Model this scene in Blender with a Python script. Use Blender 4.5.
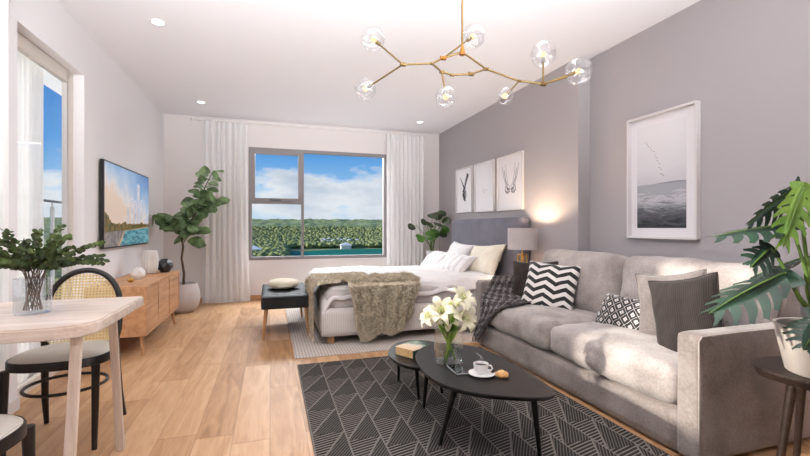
import bpy, bmesh, math, random
from mathutils import Vector, Matrix, noise
PI = math.pi
random.seed(7)
C = bpy.context.scene.collection
for o in list(bpy.data.objects): bpy.data.objects.remove(o)

def lin(c):
    if isinstance(c, str):
        c = [int(c[i:i+2], 16)/255 for i in (0, 2, 4)]
    return tuple((x/12.92 if x <= .04045 else ((x+.055)/1.055)**2.4) for x in c[:3]) + (1,)

# ------------------------------------------------------------------ camera
cam = bpy.data.cameras.new('camera'); cam.sensor_width = 36; cam.lens = 18.58
cam.clip_start = .02; cam.clip_end = 6000
co = bpy.data.objects.new('camera', cam); C.objects.link(co)
co.location = (0, 0, 1.1); co.rotation_euler = (PI/2, 0, -math.atan2(135, 418))
S = bpy.context.scene
S.camera = co
S.view_settings.view_transform = 'Standard'; S.view_settings.look = 'None'
S.view_settings.gamma = 1; S.view_settings.use_curve_mapping = False
S.view_settings.exposure = 0.0

# ------------------------------------------------------------------ world: blue sky with clouds
W = bpy.data.worlds.new('sky'); S.world = W; W.use_nodes = True
nt = W.node_tree; nt.nodes.clear(); N = nt.nodes.new; L = nt.links.new
def wmath(op, a, b=None, clamp=False):
    n = N('ShaderNodeMath'); n.operation = op; n.use_clamp = clamp
    for i, v in enumerate((a, b)):
        if v is None: continue
        if hasattr(v, 'is_linked'): L(v, n.inputs[i])
        else: n.inputs[i].default_value = v
    return n.outputs[0]
tc = N('ShaderNodeTexCoord'); sx = N('ShaderNodeSeparateXYZ'); L(tc.outputs['Generated'], sx.inputs[0])
ramp = N('ShaderNodeValToRGB'); cr = ramp.color_ramp
cr.elements[0].position = .0; cr.elements[0].color = lin('D3E3F2')
cr.elements[1].position = 1; cr.elements[1].color = lin('2A66B8')
for p, c in ((.045, 'BFDAF2'), (.10, '8FC0EE'), (.17, '5BA0E4'), (.30, '4384D2')):
    e = cr.elements.new(p); e.color = lin(c)
L(wmath('MAXIMUM', sx.outputs[2], 0.0), ramp.inputs[0])
mp = N('ShaderNodeMapping'); mp.inputs['Scale'].default_value = (1, 1, 2.6); L(tc.outputs['Generated'], mp.inputs[0])
mp.inputs['Location'].default_value = (.35, .1, 0)
nz = N('ShaderNodeTexNoise'); nz.inputs['Scale'].default_value = 5.5; nz.inputs['Detail'].default_value = 9; nz.inputs['Roughness'].default_value = .56
L(mp.outputs[0], nz.inputs['Vector'])
# more cloud between about two and eight degrees, clear blue above
band = N('ShaderNodeValToRGB'); b = band.color_ramp
b.elements[0].position = 0; b.elements[0].color = (.48, .48, .48, 1); b.elements[1].position = 1; b.elements[1].color = (.40, .40, .40, 1)
for p, v in ((.05, .60), (.095, .60), (.125, .47), (.16, .40), (.4, .42)):
    e = b.elements.new(p); e.color = (v, v, v, 1)
L(wmath('MAXIMUM', sx.outputs[2], 0.0), band.inputs[0])
dens = wmath('ADD', nz.outputs[0], band.outputs[0])
cl = wmath('MULTIPLY', wmath('SUBTRACT', dens, .955), 9.0, True)
cmix = N('ShaderNodeMix'); cmix.data_type = 'RGBA'; L(cl, cmix.inputs[0]); L(ramp.outputs[0], cmix.inputs[6])
ccol = N('ShaderNodeValToRGB'); ccol.color_ramp.elements[0].position = .40; ccol.color_ramp.elements[0].color = lin('F6F8FB')
ccol.color_ramp.elements[1].position = .68; ccol.color_ramp.elements[1].color = lin('C2CEDF')
L(nz.outputs[0], ccol.inputs[0]); L(ccol.outputs[0], cmix.inputs[7])
bg = N('ShaderNodeBackground'); bg.inputs[1].default_value = 1.0; L(cmix.outputs[2], bg.inputs[0])
wo = N('ShaderNodeOutputWorld'); L(bg.outputs[0], wo.inputs[0])

# ------------------------------------------------------------------ sun and added fill lamps
sun = bpy.data.lights.new('sun', 'SUN'); sun.energy = 6.0; sun.angle = math.radians(1.6); sun.color = (1, .93, .84)
so = bpy.data.objects.new('sun', sun); C.objects.link(so)
so.rotation_euler = Vector((1, -.10, -.335)).to_track_quat('-Z', 'Y').to_euler()
def area(name, loc, d, sx_, sy_, e, col=(1, 1, 1), spread=180):
    l = bpy.data.lights.new(name, 'AREA'); l.shape = 'RECTANGLE'; l.size = sx_; l.size_y = sy_; l.energy = e; l.color = col
    l.spread = math.radians(spread)
    o = bpy.data.objects.new(name, l); C.objects.link(o); o.location = loc
    o.rotation_euler = Vector(d).to_track_quat('-Z', 'Y').to_euler(); return o
area('fill_left', (-1.42, 2.12, 1.76), (1, .55, .10), 1.5, 1.0, 15, (.96, .98, 1))  # added lamp at the unseen left opening, fills the room sideways
area('fill_upward', (.6, -1.3, 1.25), (0, 1, .66), 3.4, 1.0, 125, (.97, .985, 1), 66)  # added lamp behind the camera, aimed up to fill the far ceiling
area('fill_right_rear', (2.9, -.7, 1.5), (-1, .42, .02), 1.6, 1.6, 36, (.97, .98, 1), 85)  # added lamp with no window at its place, brightens the left wall
area('fill_overhead', (.6, 2.2, 2.74), (-.1, .3, -1), 2.6, .7, 20, (1, .98, .96))  # added soft lamp under the ceiling, out of view
area('fill_over_window', (.78, 7.75, 3.1), (0, -1, -.75), 2.6, 1.6, 480, (.97, .985, 1))  # added lamp hidden above the back window, boosts its sky light

# ------------------------------------------------------------------ materials
def mat(name, col, rough=.6, metal=0, **k):
    m = bpy.data.materials.new(name); m.use_nodes = True
    b = m.node_tree.nodes['Principled BSDF']
    b.inputs['Base Color'].default_value = lin(col); b.inputs['Roughness'].default_value = rough; b.inputs['Metallic'].default_value = metal
    for kk, v in k.items():
        b.inputs[kk.replace('_', ' ')].default_value = v
    return m
class NT:
    def __init__(s, m): s.m = m; s.t = m.node_tree; s.b = s.t.nodes['Principled BSDF']
    def n(s, typ, **k):
        x = s.t.nodes.new('ShaderNode'+typ)
        for a, v in k.items(): setattr(x, a, v)
        return x
    def l(s, a, b): s.t.links.new(a, b)
    def mt(s, op, a, b=None, c=None, clamp=False):
        x = s.n('Math', operation=op); x.use_clamp = clamp
        for i, v in enumerate((a, b, c)):
            if v is None: continue
            if isinstance(v, (int, float)): x.inputs[i].default_value = v
            else: s.l(v, x.inputs[i])
        return x.outputs[0]
    def coord(s, kind='Object', scale=(1, 1, 1), rot=(0, 0, 0), loc=(0, 0, 0)):
        t = s.n('TexCoord'); m = s.n('Mapping'); m.inputs['Scale'].default_value = scale; m.inputs['Rotation'].default_value = rot; m.inputs['Location'].default_value = loc
        s.l(t.outputs[kind], m.inputs[0]); return m.outputs[0]
    def xyz(s, v):
        x = s.n('SeparateXYZ'); s.l(v, x.inputs[0]); return x.outputs
    def noise(s, v, sc, det=3, ro=.5, dist=0):
        x = s.n('TexNoise'); x.inputs['Scale'].default_value = sc; x.inputs['Detail'].default_value = det; x.inputs['Roughness'].default_value = ro; x.inputs['Distortion'].default_value = dist
        s.l(v, x.inputs['Vector']); return x.outputs[0]
    def ramp(s, v, st):
        x = s.n('ValToRGB'); e = x.color_ramp.elements
        e[0].position = st[0][0]; e[0].color = lin(st[0][1]); e[1].position = st[-1][0]; e[1].color = lin(st[-1][1])
        for p, c in st[1:-1]: q = e.new(p); q.color = lin(c)
        s.l(v, x.inputs[0]); return x.outputs[0]
    def mix(s, f, a, b, mode='MIX'):
        x = s.n('Mix', data_type='RGBA', blend_type=mode)
        if isinstance(f, (int, float)): x.inputs[0].default_value = f
        else: s.l(f, x.inputs[0])
        for i, v in ((6, a), (7, b)):
            if isinstance(v, str): x.inputs[i].default_value = lin(v)
            else: s.l(v, x.inputs[i])
        return x.outputs[2]
    def col(s, v): s.l(v, s.b.inputs['Base Color'])
    def bump(s, h, st=.3, dist=.01):
        x = s.n('Bump'); x.inputs['Strength'].default_value = st; x.inputs['Distance'].default_value = dist
        s.l(h, x.inputs['Height']); s.l(x.outputs[0], s.b.inputs['Normal'])

def fabric(name, c1, c2, sc=60, rough=.95, bump=.35, big=.5, kind='Object', sheen=.25):
    m = mat(name, c1, rough, Sheen_Weight=sheen, Specular_IOR_Level=.2); t = NT(m); v = t.coord(kind)
    fine = t.noise(v, sc, 4, .7); big_ = t.noise(v, 5, 3, .5)
    f = t.mt('ADD', t.mt('MULTIPLY', fine, 1-big), t.mt('MULTIPLY', big_, big))
    t.col(t.ramp(f, ((.36, c1), (.64, c2)))); t.bump(fine, bump, .004); return m
def wood(name, c1, c2, c3, axis='X', sc=1.0, rough=.45):
    m = mat(name, c1, rough, Specular_IOR_Level=.35); t = NT(m)
    s = {'X': (1, 12, 12), 'Y': (12, 1, 12), 'Z': (12, 12, 1)}[axis]
    v = t.coord('Object', tuple(q*sc for q in s)); n = t.noise(v, 2.2, 6, .62, .6); n2 = t.noise(v, 11, 3, .6)
    f = t.mt('ADD', t.mt('MULTIPLY', n, .72), t.mt('MULTIPLY', n2, .28))
    t.col(t.ramp(f, ((.34, c1), (.5, c2), (.68, c3)))); t.bump(n2, .12, .003); return m

M = {}
def wallmat(name, c, b=.05):
    m = mat(name, c, .85, Specular_IOR_Level=.15); t = NT(m); v = t.coord('Object'); t.bump(t.noise(v, 90, 3), b, .002); return m
M['wall_white'] = wallmat('white_paint', 'F0EEF0')
M['wall_back'] = wallmat('warm_white_paint', 'E6E0DF')
M['wall_grey'] = wallmat('grey_paint', 'AEA8AA')
M['ceiling'] = wallmat('ceiling_paint', 'EFEDF1')
M['trim_white'] = mat('white_trim', 'E6E2E0', .4)
M['door_frame'] = mat('cream_door_frame', 'DCD5CD', .45)
M['alu'] = mat('grey_window_frame', '8C8686', .45, .2)
M['alu_dark'] = mat('dark_steel', '55565A', .4, .6)
M['steel'] = mat('brushed_steel', '9A9A9A', .35, .8)
M['outwhite'] = mat('white_render', 'EDEBE8', .8)
M['black'] = mat('black_plastic', '1B1B1D', .4)
M['handle_dark'] = mat('handle_dark', '2E2825', .45, .3)
M['brass'] = mat('brass', '7E6740', .4, .85)
M['copper'] = mat('copper', 'A3672F', .3, .9)
M['gold'] = mat('gold_metal', 'D9B36A', .25, .95)
M['ceramic'] = mat('white_ceramic', 'E9E6E3', .35)
M['ceramic_pot'] = mat('pale_grey_ceramic', 'C9C3C1', .5)
M['clay'] = NT(mat('taupe_clay', 'B9AEA6', .75)).m
M['soil'] = fabric('soil', '2A1F18', '4A3828', 40, 1, .8)
M['blackc'] = mat('black_ceramic', '2A2A2D', .35)
M['paper'] = mat('white_paper', 'E6E2E5', .7)
M['page'] = wood('book_pages', 'B98F5A', 'D2AD77', 'E6CB9C', 'X', 3, .8)
M['frame_white'] = mat('white_frame', 'DDD8D8', .45)
M['oak'] = wood('oak', 'A97850', 'C49268', 'D3A67E', 'Y')
M['oakx'] = wood('oak_end', 'A97850', 'C49268', 'D3A67E', 'X')
M['oakleg'] = wood('oak_leg', '9C7048', 'B98A5E', 'CDA075', 'Z')
M['table_wood'] = wood('bleached_wood', 'BBA596', 'CFBDB0', 'DDD0C6', 'X', .8, .32)
M['table_leg'] = wood('bleached_wood_leg', 'B9A595', 'CCB9AB', 'DACBBF', 'Z', .8)
M['black_wood'] = wood('black_stained_wood', '131110', '1C1817', '282321', 'X', 1, .38)
M['chair_wood'] = wood('dark_bentwood', '181412', '221C1A', '302824', 'Z', 1, .4)
M['sofa'] = fabric('sofa_velvet', '756A65', 'A0958F', 70, .9, .3, .6, sheen=.25)
M['sofa_light'] = fabric('sofa_velvet_light', '8C827D', 'B9AFAA', 70, .9, .3, .6, sheen=.25)
M['piping'] = fabric('sofa_piping', '8F8580', 'AAA09B', 70)
M['duvet'] = fabric('white_duvet', 'DCD6D4', 'EBE6E4', 30, .9, .15, .6)
M['sheet_grey'] = fabric('grey_sheet', 'B7AFAC', 'C8C1BE', 60)
M['cream'] = fabric('cream_cotton', 'E6DAC4', 'F2E9D8', 40)
M['whitecotton'] = fabric('white_cotton', 'E2DDDC', 'F2EFEE', 40)
M['headboard'] = fabric('blue_grey_felt', '605E67', '777480', 90, 1, .4, .4)
M['dkbrown'] = fabric('dark_brown_velvet', '251E1C', '3D332E', 60, .8, .3, .6, sheen=.1)
M['greypil'] = fabric('grey_linen', '6A625F', '857C78', 80)
M['pot_white'] = mat('white_pot', 'E0DCDD', .4)
M['leather'] = fabric('charcoal_leather', '1E1E20', '2C2C2F', 60, .55, .15, .6, sheen=0)
M['lampshade'] = fabric('grey_lampshade', 'B9AFAE', 'C6BDBB', 80)
M['biscuit'] = fabric('biscuit', 'A6713C', 'D6A46A', 90, .8, .6, .5)
M['coffee'] = mat('coffee', '2A1509', .2)
M['wick'] = mat('cream_wax', 'EBDCC0', .5)

def boucle():
    m = fabric('cream_boucle', 'D9CDB4', 'EFE6D2', 120, 1, .9, .2); return m
M['boucle'] = boucle()
def light_rug():
    m = mat('beige_woven_rug', 'BFB4AC', 1, Specular_IOR_Level=.1); t = NT(m); v = t.coord('Object', (38, 38, 1)); x, y, z = t.xyz(v)
    w = t.mt('MULTIPLY', t.mt('SINE', t.mt('MULTIPLY', t.mt('ADD', x, y), 3.1)), t.mt('SINE', t.mt('MULTIPLY', t.mt('SUBTRACT', x, y), 3.1)))
    n = t.noise(t.coord('Object'), 200, 2)
    f = t.mt('ADD', t.mt('MULTIPLY', w, .28), n)
    t.col(t.ramp(f, ((.25, 'A2968E'), (.75, 'D9D0C9')))); t.bump(f, .6, .004); return m
M['light_rug'] = light_rug()
def dark_rug():
    m = mat('dark_patterned_rug', '3A3836', 1, Specular_IOR_Level=.05); t = NT(m)
    x, y, z = t.xyz(t.coord('Object'))
    cx = t.mt('DIVIDE', x, .172); ci = t.mt('FLOOR', cx); fx = t.mt('FRACT', cx)
    yy = t.mt('ADD', t.mt('DIVIDE', y, .30), t.mt('MULTIPLY', ci, .37)); fy = t.mt('FRACT', yy)
    par = t.mt('FLOORED_MODULO', ci, 2.0)
    # diagonal of each lozenge; alternate columns lean the same way as in a woven herringbone of triangles
    tri = t.mt('GREATER_THAN', t.mt('SUBTRACT', fy, fx), 0)
    d = t.mt('ABSOLUTE', t.mt('SUBTRACT', fx, fy))
    sa = t.mt('FRACT', t.mt('MULTIPLY', t.mt('ADD', t.mt('MULTIPLY', y, 1), t.mt('MULTIPLY', x, -.25)), 44.0))
    sb = t.mt('FRACT', t.mt('MULTIPLY', t.mt('ADD', t.mt('MULTIPLY', y, .72), t.mt('MULTIPLY', x, -.98)), 58.0))
    la = t.mt('MULTIPLY', t.mt('GREATER_THAN', sa, .68), tri)
    lb = t.mt('MULTIPLY', t.mt('MULTIPLY', t.mt('GREATER_THAN', sb, .70), t.mt('SUBTRACT', 1.0, tri)), .55)
    e1 = t.mt('LESS_THAN', fx, .045); e2 = t.mt('LESS_THAN', d, .035)
    e3 = t.mt('LESS_THAN', fy, .03)
    lines = t.mt('MAXIMUM', t.mt('MAXIMUM', la, lb), t.mt('MULTIPLY', t.mt('MAXIMUM', e1, e2), .75))
    fz = t.noise(t.coord('Object'), 160, 3, .7)
    f = t.mt('MULTIPLY', lines, t.mt('ADD', .35, t.mt('MULTIPLY', fz, 1.1)), clamp=True)
    base = t.ramp(fz, ((.3, '242221'), (.7, '403D3B')))
    t.col(t.mix(f, base, '857E78')); t.bump(t.mt('ADD', fz, lines), .5, .004); return m
M['dark_rug'] = dark_rug()
def planks():
    m = mat('oak_plank_floor', 'BE946C', .42, Specular_IOR_Level=.45); t = NT(m)
    x, y, z = t.xyz(t.coord('Object'))
    w = .185; Lp = 1.25
    cx = t.mt('DIVIDE', x, w); ci = t.mt('FLOOR', cx); fx = t.mt('FRACT', cx)
    wn = t.n('TexWhiteNoise', noise_dimensions='1D'); t.l(ci, wn.inputs['W'])
    cy = t.mt('ADD', t.mt('DIVIDE', y, Lp), wn.outputs[0]); ri = t.mt('FLOOR', cy); fy = t.mt('FRACT', cy)
    idv = t.n('CombineXYZ'); t.l(ci, idv.inputs[0]); t.l(ri, idv.inputs[1])
    w2 = t.n('TexWhiteNoise', noise_dimensions='3D'); t.l(idv.outputs[0], w2.inputs['Vector'])
    off = t.mt('MULTIPLY', w2.outputs[0], 37.0)
    gv = t.n('CombineXYZ'); t.l(t.mt('MULTIPLY', x, 9.0), gv.inputs[0]); t.l(t.mt('ADD', t.mt('MULTIPLY', y, 1.1), off), gv.inputs[1]); t.l(off, gv.inputs[2])
    g1 = t.noise(gv.outputs[0], 1.6, 6, .6, 1.2); 
    gv2 = t.n('CombineXYZ'); t.l(t.mt('MULTIPLY', x, 60.0), gv2.inputs[0]); t.l(t.mt('ADD', t.mt('MULTIPLY', y, 3.0), off), gv2.inputs[1])
    g2 = t.noise(gv2.outputs[0], 1.5, 4, .65)
    f = t.mt('ADD', t.mt('ADD', t.mt('MULTIPLY', g1, .55), t.mt('MULTIPLY', g2, .25)), t.mt('MULTIPLY', w2.outputs[0], .20))
    c = t.ramp(f, ((.28, '8C633F'), (.42, 'AD825A'), (.55, 'C29870'), (.72, 'D3AD88')))
    ex = t.mt('MINIMUM', fx, t.mt('SUBTRACT', 1.0, fx)); ey = t.mt('MINIMUM', fy, t.mt('SUBTRACT', 1.0, fy))
    gx = t.mt('LESS_THAN', ex, .010); gy = t.mt('LESS_THAN', ey, .0016)
    t.col(t.mix(t.mt('MAXIMUM', t.mt('MULTIPLY', gx, .55), t.mt('MULTIPLY', gy, .9)), c, '80573A'))
    t.l(t.mt('ADD', .36, t.mt('MULTIPLY', g2, .22)), t.b.inputs['Roughness'])
    t.bump(t.mt('SUBTRACT', g2, t.mt('MAXIMUM', gx, gy)), .12, .003); return m
M['floor'] = planks()
def cane(name='woven_cane', hole=True, c1='B79A63', c2='DCC799', sc=75):
    m = mat(name, c1, .6); t = NT(m); u, v, w = t.xyz(t.coord('UV', (sc, sc, 1)))
    a = t.mt('MAXIMUM', t.mt('ABSOLUTE', t.mt('SUBTRACT', t.mt('FRACT', u), .5)), t.mt('ABSOLUTE', t.mt('SUBTRACT', t.mt('FRACT', v), .5)))
    h = t.mt('LESS_THAN', a, .27)
    n = t.noise(t.coord('UV'), 300, 2)
    t.col(t.ramp(n, ((.3, c1), (.7, c2))))
    if hole: t.l(t.mt('SUBTRACT', 1.0, h), t.b.inputs['Alpha'])
    else: t.col(t.mix(t.mt('MULTIPLY', h, .8), t.ramp(n, ((.3, c1), (.7, c2))), '6F675B'))
    return m
M['cane'] = cane(sc=62)
M['seatweave'] = cane('pale_woven_seat', False, 'ABA398', 'CFC8BE', 85)
def ribbed(name, c1, c2, axis=0, freq=55, kind='Object', rough=.9):
    m = mat(name, c1, rough, Sheen_Weight=.1, Specular_IOR_Level=.15); t = NT(m); o = t.xyz(t.coord(kind))
    s = t.mt('ABSOLUTE', t.mt('SINE', t.mt('MULTIPLY', o[axis], freq)))
    n = t.noise(t.coord(kind), 60, 3)
    t.col(t.ramp(t.mt('ADD', t.mt('MULTIPLY', s, .6), t.mt('MULTIPLY', n, .4)), ((.2, c1), (.7, c2)))); t.bump(s, .4, .003); return m
M['bedbase'] = ribbed('ribbed_cream_fabric', 'C6BDB8', 'DBD3CE', 0, 190)
M['corduroy'] = ribbed('dark_corduroy', '1D1918', '3D3633', 0, 120, 'UV')
def stripes():
    m = mat('striped_cotton', 'E6E1DF', .9, Sheen_Weight=.2); t = NT(m); u, v, w = t.xyz(t.coord('UV'))
    s = t.mt('SINE', t.mt('MULTIPLY', u, 34.0)); n = t.noise(t.coord('UV'), 60, 3)
    f = t.mt('MULTIPLY', t.mt('GREATER_THAN', s, .35), t.mt('ADD', .3, n)); t.col(t.mix(t.mt('MULTIPLY', f, .6), 'F0ECEB', 'C2BAB9')); t.bump(n, .2, .004); return m
M['stripes'] = stripes()
def chevron():
    m = mat('chevron_knit', 'E5DEDB', .95, Sheen_Weight=.3); t = NT(m); u, v, w = t.xyz(t.coord('UV'))
    z = t.mt('ABSOLUTE', t.mt('SUBTRACT', t.mt('FRACT', t.mt('ADD', t.mt('MULTIPLY', u, 2.6), .25)), .5))
    s = t.mt('FRACT', t.mt('ADD', t.mt('MULTIPLY', v, 6.0), t.mt('MULTIPLY', z, 1.25)))
    n = t.noise(t.coord('UV'), 90, 3, .7)
    f = t.mt('GREATER_THAN', t.mt('ADD', s, t.mt('MULTIPLY', t.mt('SUBTRACT', n, .5), .18)), .50)
    t.col(t.mix(f, 'E8E1DE', '231F20')); t.bump(n, .7, .006); return m
M['chevron'] = chevron()
def diamonds():
    m = mat('diamond_woven', '2A2728', .95, Sheen_Weight=.2); t = NT(m); u, v, w = t.xyz(t.coord('UV'))
    a = t.mt('ADD', t.mt('MULTIPLY', u, 5.5), t.mt('MULTIPLY', v, 3.2)); b_ = t.mt('SUBTRACT', t.mt('MULTIPLY', u, 5.5), t.mt('MULTIPLY', v, 3.2))
    A = t.mt('ABSOLUTE', t.mt('SUBTRACT', t.mt('FRACT', a), .5)); B = t.mt('ABSOLUTE', t.mt('SUBTRACT', t.mt('FRACT', b_), .5))
    mx = t.mt('MAXIMUM', A, B)
    core = t.mt('LESS_THAN', mx, .22); dot = t.mt('LESS_THAN', mx, .06); edge = t.mt('GREATER_THAN', mx, .475)
    f = t.mt('MULTIPLY', t.mt('ADD', t.mt('SUBTRACT', core, dot), edge, clamp=True), .85)
    t.col(t.mix(f, '262324', 'DDD6D2')); t.bump(t.noise(t.coord('UV'), 120, 2), .5, .004); return m
M['diamonds'] = diamonds()
def throwmat():
    m = mat('charcoal_plaid_wool', '3B3839', 1, Specular_IOR_Level=.1); t = NT(m); u, v, w = t.xyz(t.coord('UV'))
    s1 = t.mt('SINE', t.mt('MULTIPLY', u, 60.0)); s2 = t.mt('SINE', t.mt('MULTIPLY', v, 75.0)); n = t.noise(t.coord('UV', (1, 1, 1)), 55, 4, .75)
    f = t.mt('ADD', t.mt('ADD', t.mt('MULTIPLY', s1, .06), t.mt('MULTIPLY', s2, .04)), n)
    t.col(t.ramp(f, ((.34, '262324'), (.52, '544E4F'), (.70, 'ADA5A3')))); t.bump(n, 1, .008); return m
M['throw'] = throwmat()
def furmat():
    m = mat('taupe_faux_fur', '8F8271', .95, Sheen_Weight=.4, Specular_IOR_Level=.15); t = NT(m); v = t.coord('Object')
    n = t.mt('ADD', t.mt('MULTIPLY', t.noise(v, 22, 4, .7, 1.0), .6), t.mt('MULTIPLY', t.noise(v, 90, 3, .7), .4))
    t.col(t.ramp(n, ((.34, 'A09077'), (.5, 'D0C2A8'), (.66, 'F4EAD6')))); t.bump(n, 1, .02); return m
M['fur'] = furmat()
def leafmat(name, c1, c2, trans=.25, rough=.4):
    m = mat(name, c1, rough, Specular_IOR_Level=.5); t = NT(m); n = t.noise(t.coord('Object'), 9, 3)
    t.col(t.ramp(n, ((.35, c1), (.65, c2))))
    tr = t.n('BsdfTranslucent'); t.l(t.ramp(n, ((.35, c1), (.65, c2))), tr.inputs[0]); mx = t.n('MixShader'); mx.inputs[0].default_value = trans
    out = t.t.nodes['Material Output']; t.l(t.b.outputs[0], mx.inputs[1]); t.l(tr.outputs[0], mx.inputs[2]); t.l(mx.outputs[0], out.inputs[0]); return m
M['fig'] = leafmat('fig_leaf', '4A5F3E', '8FAB78')
M['mon'] = leafmat('monstera_leaf', '1B2F25', '324E3C', .08, .35)
M['monlight'] = leafmat('bright_green_monstera_leaf', '5F8430', '8DB048', .3, .4)  # brighter green, used for a single leaf
M['monstem'] = mat('green_stem', '5C7A34', .5)
M['euc'] = leafmat('eucalyptus_leaf', '1F2A0D', '4C5C24', .12, .7)
M['pilea'] = leafmat('round_leaf', '3E6B2C', '6BA046', .3, .4)
M['pilea_dark'] = leafmat('dark_round_leaf', '3B4433', '56654A', .1, .4)
M['petal'] = leafmat('white_petal', 'DDD6B8', 'EEEAD8', .3, .5)
M['petal_green'] = leafmat('lily_throat', 'C5D06A', 'E4E8A8', .3, .5)
M['lilyleaf'] = leafmat('lily_leaf', '6A9432', '9DBE58', .35, .4)
M['bark'] = fabric('bark', '4A3A30', '6E5A4B', 40)

def glass(name, tint=(1, 1, 1), rough=0, refl=.08, ior=1.45, thin=True, fr=.55):
    m = bpy.data.materials.new(name); m.use_nodes = True; t = m.node_tree; t.nodes.clear()
    o = t.nodes.new('ShaderNodeOutputMaterial')
    if not thin:
        g = t.nodes.new('ShaderNodeBsdfGlass'); g.inputs['Color'].default_value = (*tint, 1); g.inputs['IOR'].default_value = ior; g.inputs['Roughness'].default_value = rough
        t.links.new(g.outputs[0], o.inputs[0]); return m
    tr = t.nodes.new('ShaderNodeBsdfTransparent'); tr.inputs[0].default_value = (*tint, 1)
    gl = t.nodes.new('ShaderNodeBsdfGlossy'); gl.inputs['Roughness'].default_value = max(rough, .02); gl.inputs[0].default_value = (1, 1, 1, 1)
    lw = t.nodes.new('ShaderNodeLayerWeight'); lw.inputs[0].default_value = .35
    mm = t.nodes.new('ShaderNodeMath'); mm.operation = 'MULTIPLY_ADD'; mm.inputs[1].default_value = fr; mm.inputs[2].default_value = refl; mm.use_clamp = True
    mx = t.nodes.new('ShaderNodeMixShader'); t.links.new(lw.outputs['Facing'], mm.inputs[0]); t.links.new(mm.outputs[0], mx.inputs[0])
    t.links.new(tr.outputs[0], mx.inputs[1]); t.links.new(gl.outputs[0], mx.inputs[2]); t.links.new(mx.outputs[0], o.inputs[0]); return m
M['pane'] = glass('window_glass', (.97, .98, .98), 0, 0.0, fr=.06)
M['globe'] = glass('rippled_glass', (.94, .94, .95), .03, .06)
M['vaseglass'] = glass('vase_glass', (.95, .97, .97), .0, .05)
M['ribglass'] = glass('ribbed_glass', (.88, .91, .94), .08, .1)
M['water'] = glass('clear_water', (.93, .96, .94), .0, .0, fr=.10)
def sheer(name, col, alpha):
    m = bpy.data.materials.new(name); m.use_nodes = True; t = m.node_tree; t.nodes.clear(); o = t.nodes.new('ShaderNodeOutputMaterial')
    d = t.nodes.new('ShaderNodeBsdfDiffuse'); d.inputs[0].default_value = lin(col)
    tl = t.nodes.new('ShaderNodeBsdfTranslucent'); tl.inputs[0].default_value = lin(col)
    tp = t.nodes.new('ShaderNodeBsdfTransparent')
    a = t.nodes.new('ShaderNodeMixShader'); a.inputs[0].default_value = .10; t.links.new(d.outputs[0], a.inputs[1]); t.links.new(tl.outputs[0], a.inputs[2])
    b_ = t.nodes.new('ShaderNodeMixShader'); b_.inputs[0].default_value = alpha; t.links.new(tp.outputs[0], b_.inputs[1]); t.links.new(a.outputs[0], b_.inputs[2])
    t.links.new(b_.outputs[0], o.inputs[0]); return m
M['sheer'] = sheer('sheer_curtain', 'FFFEFE', .74)
M['sheer_door'] = sheer('door_sheer', 'FFFEFD', .93)
M['steam'] = sheer('steam', 'FFFFFF', .12)
def emit(name, col, st):
    m = bpy.data.materials.new(name); m.use_nodes = True; t = m.node_tree; t.nodes.clear(); o = t.nodes.new('ShaderNodeOutputMaterial')
    e = t.nodes.new('ShaderNodeEmission'); e.inputs[0].default_value = lin(col); e.inputs[1].default_value = st; t.links.new(e.outputs[0], o.inputs[0]); return m
M['bulb'] = emit('warm_filament', 'FFE6B8', 1.3)
M['downlight'] = emit('downlight_lens', 'FFFFFF', 4)

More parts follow.
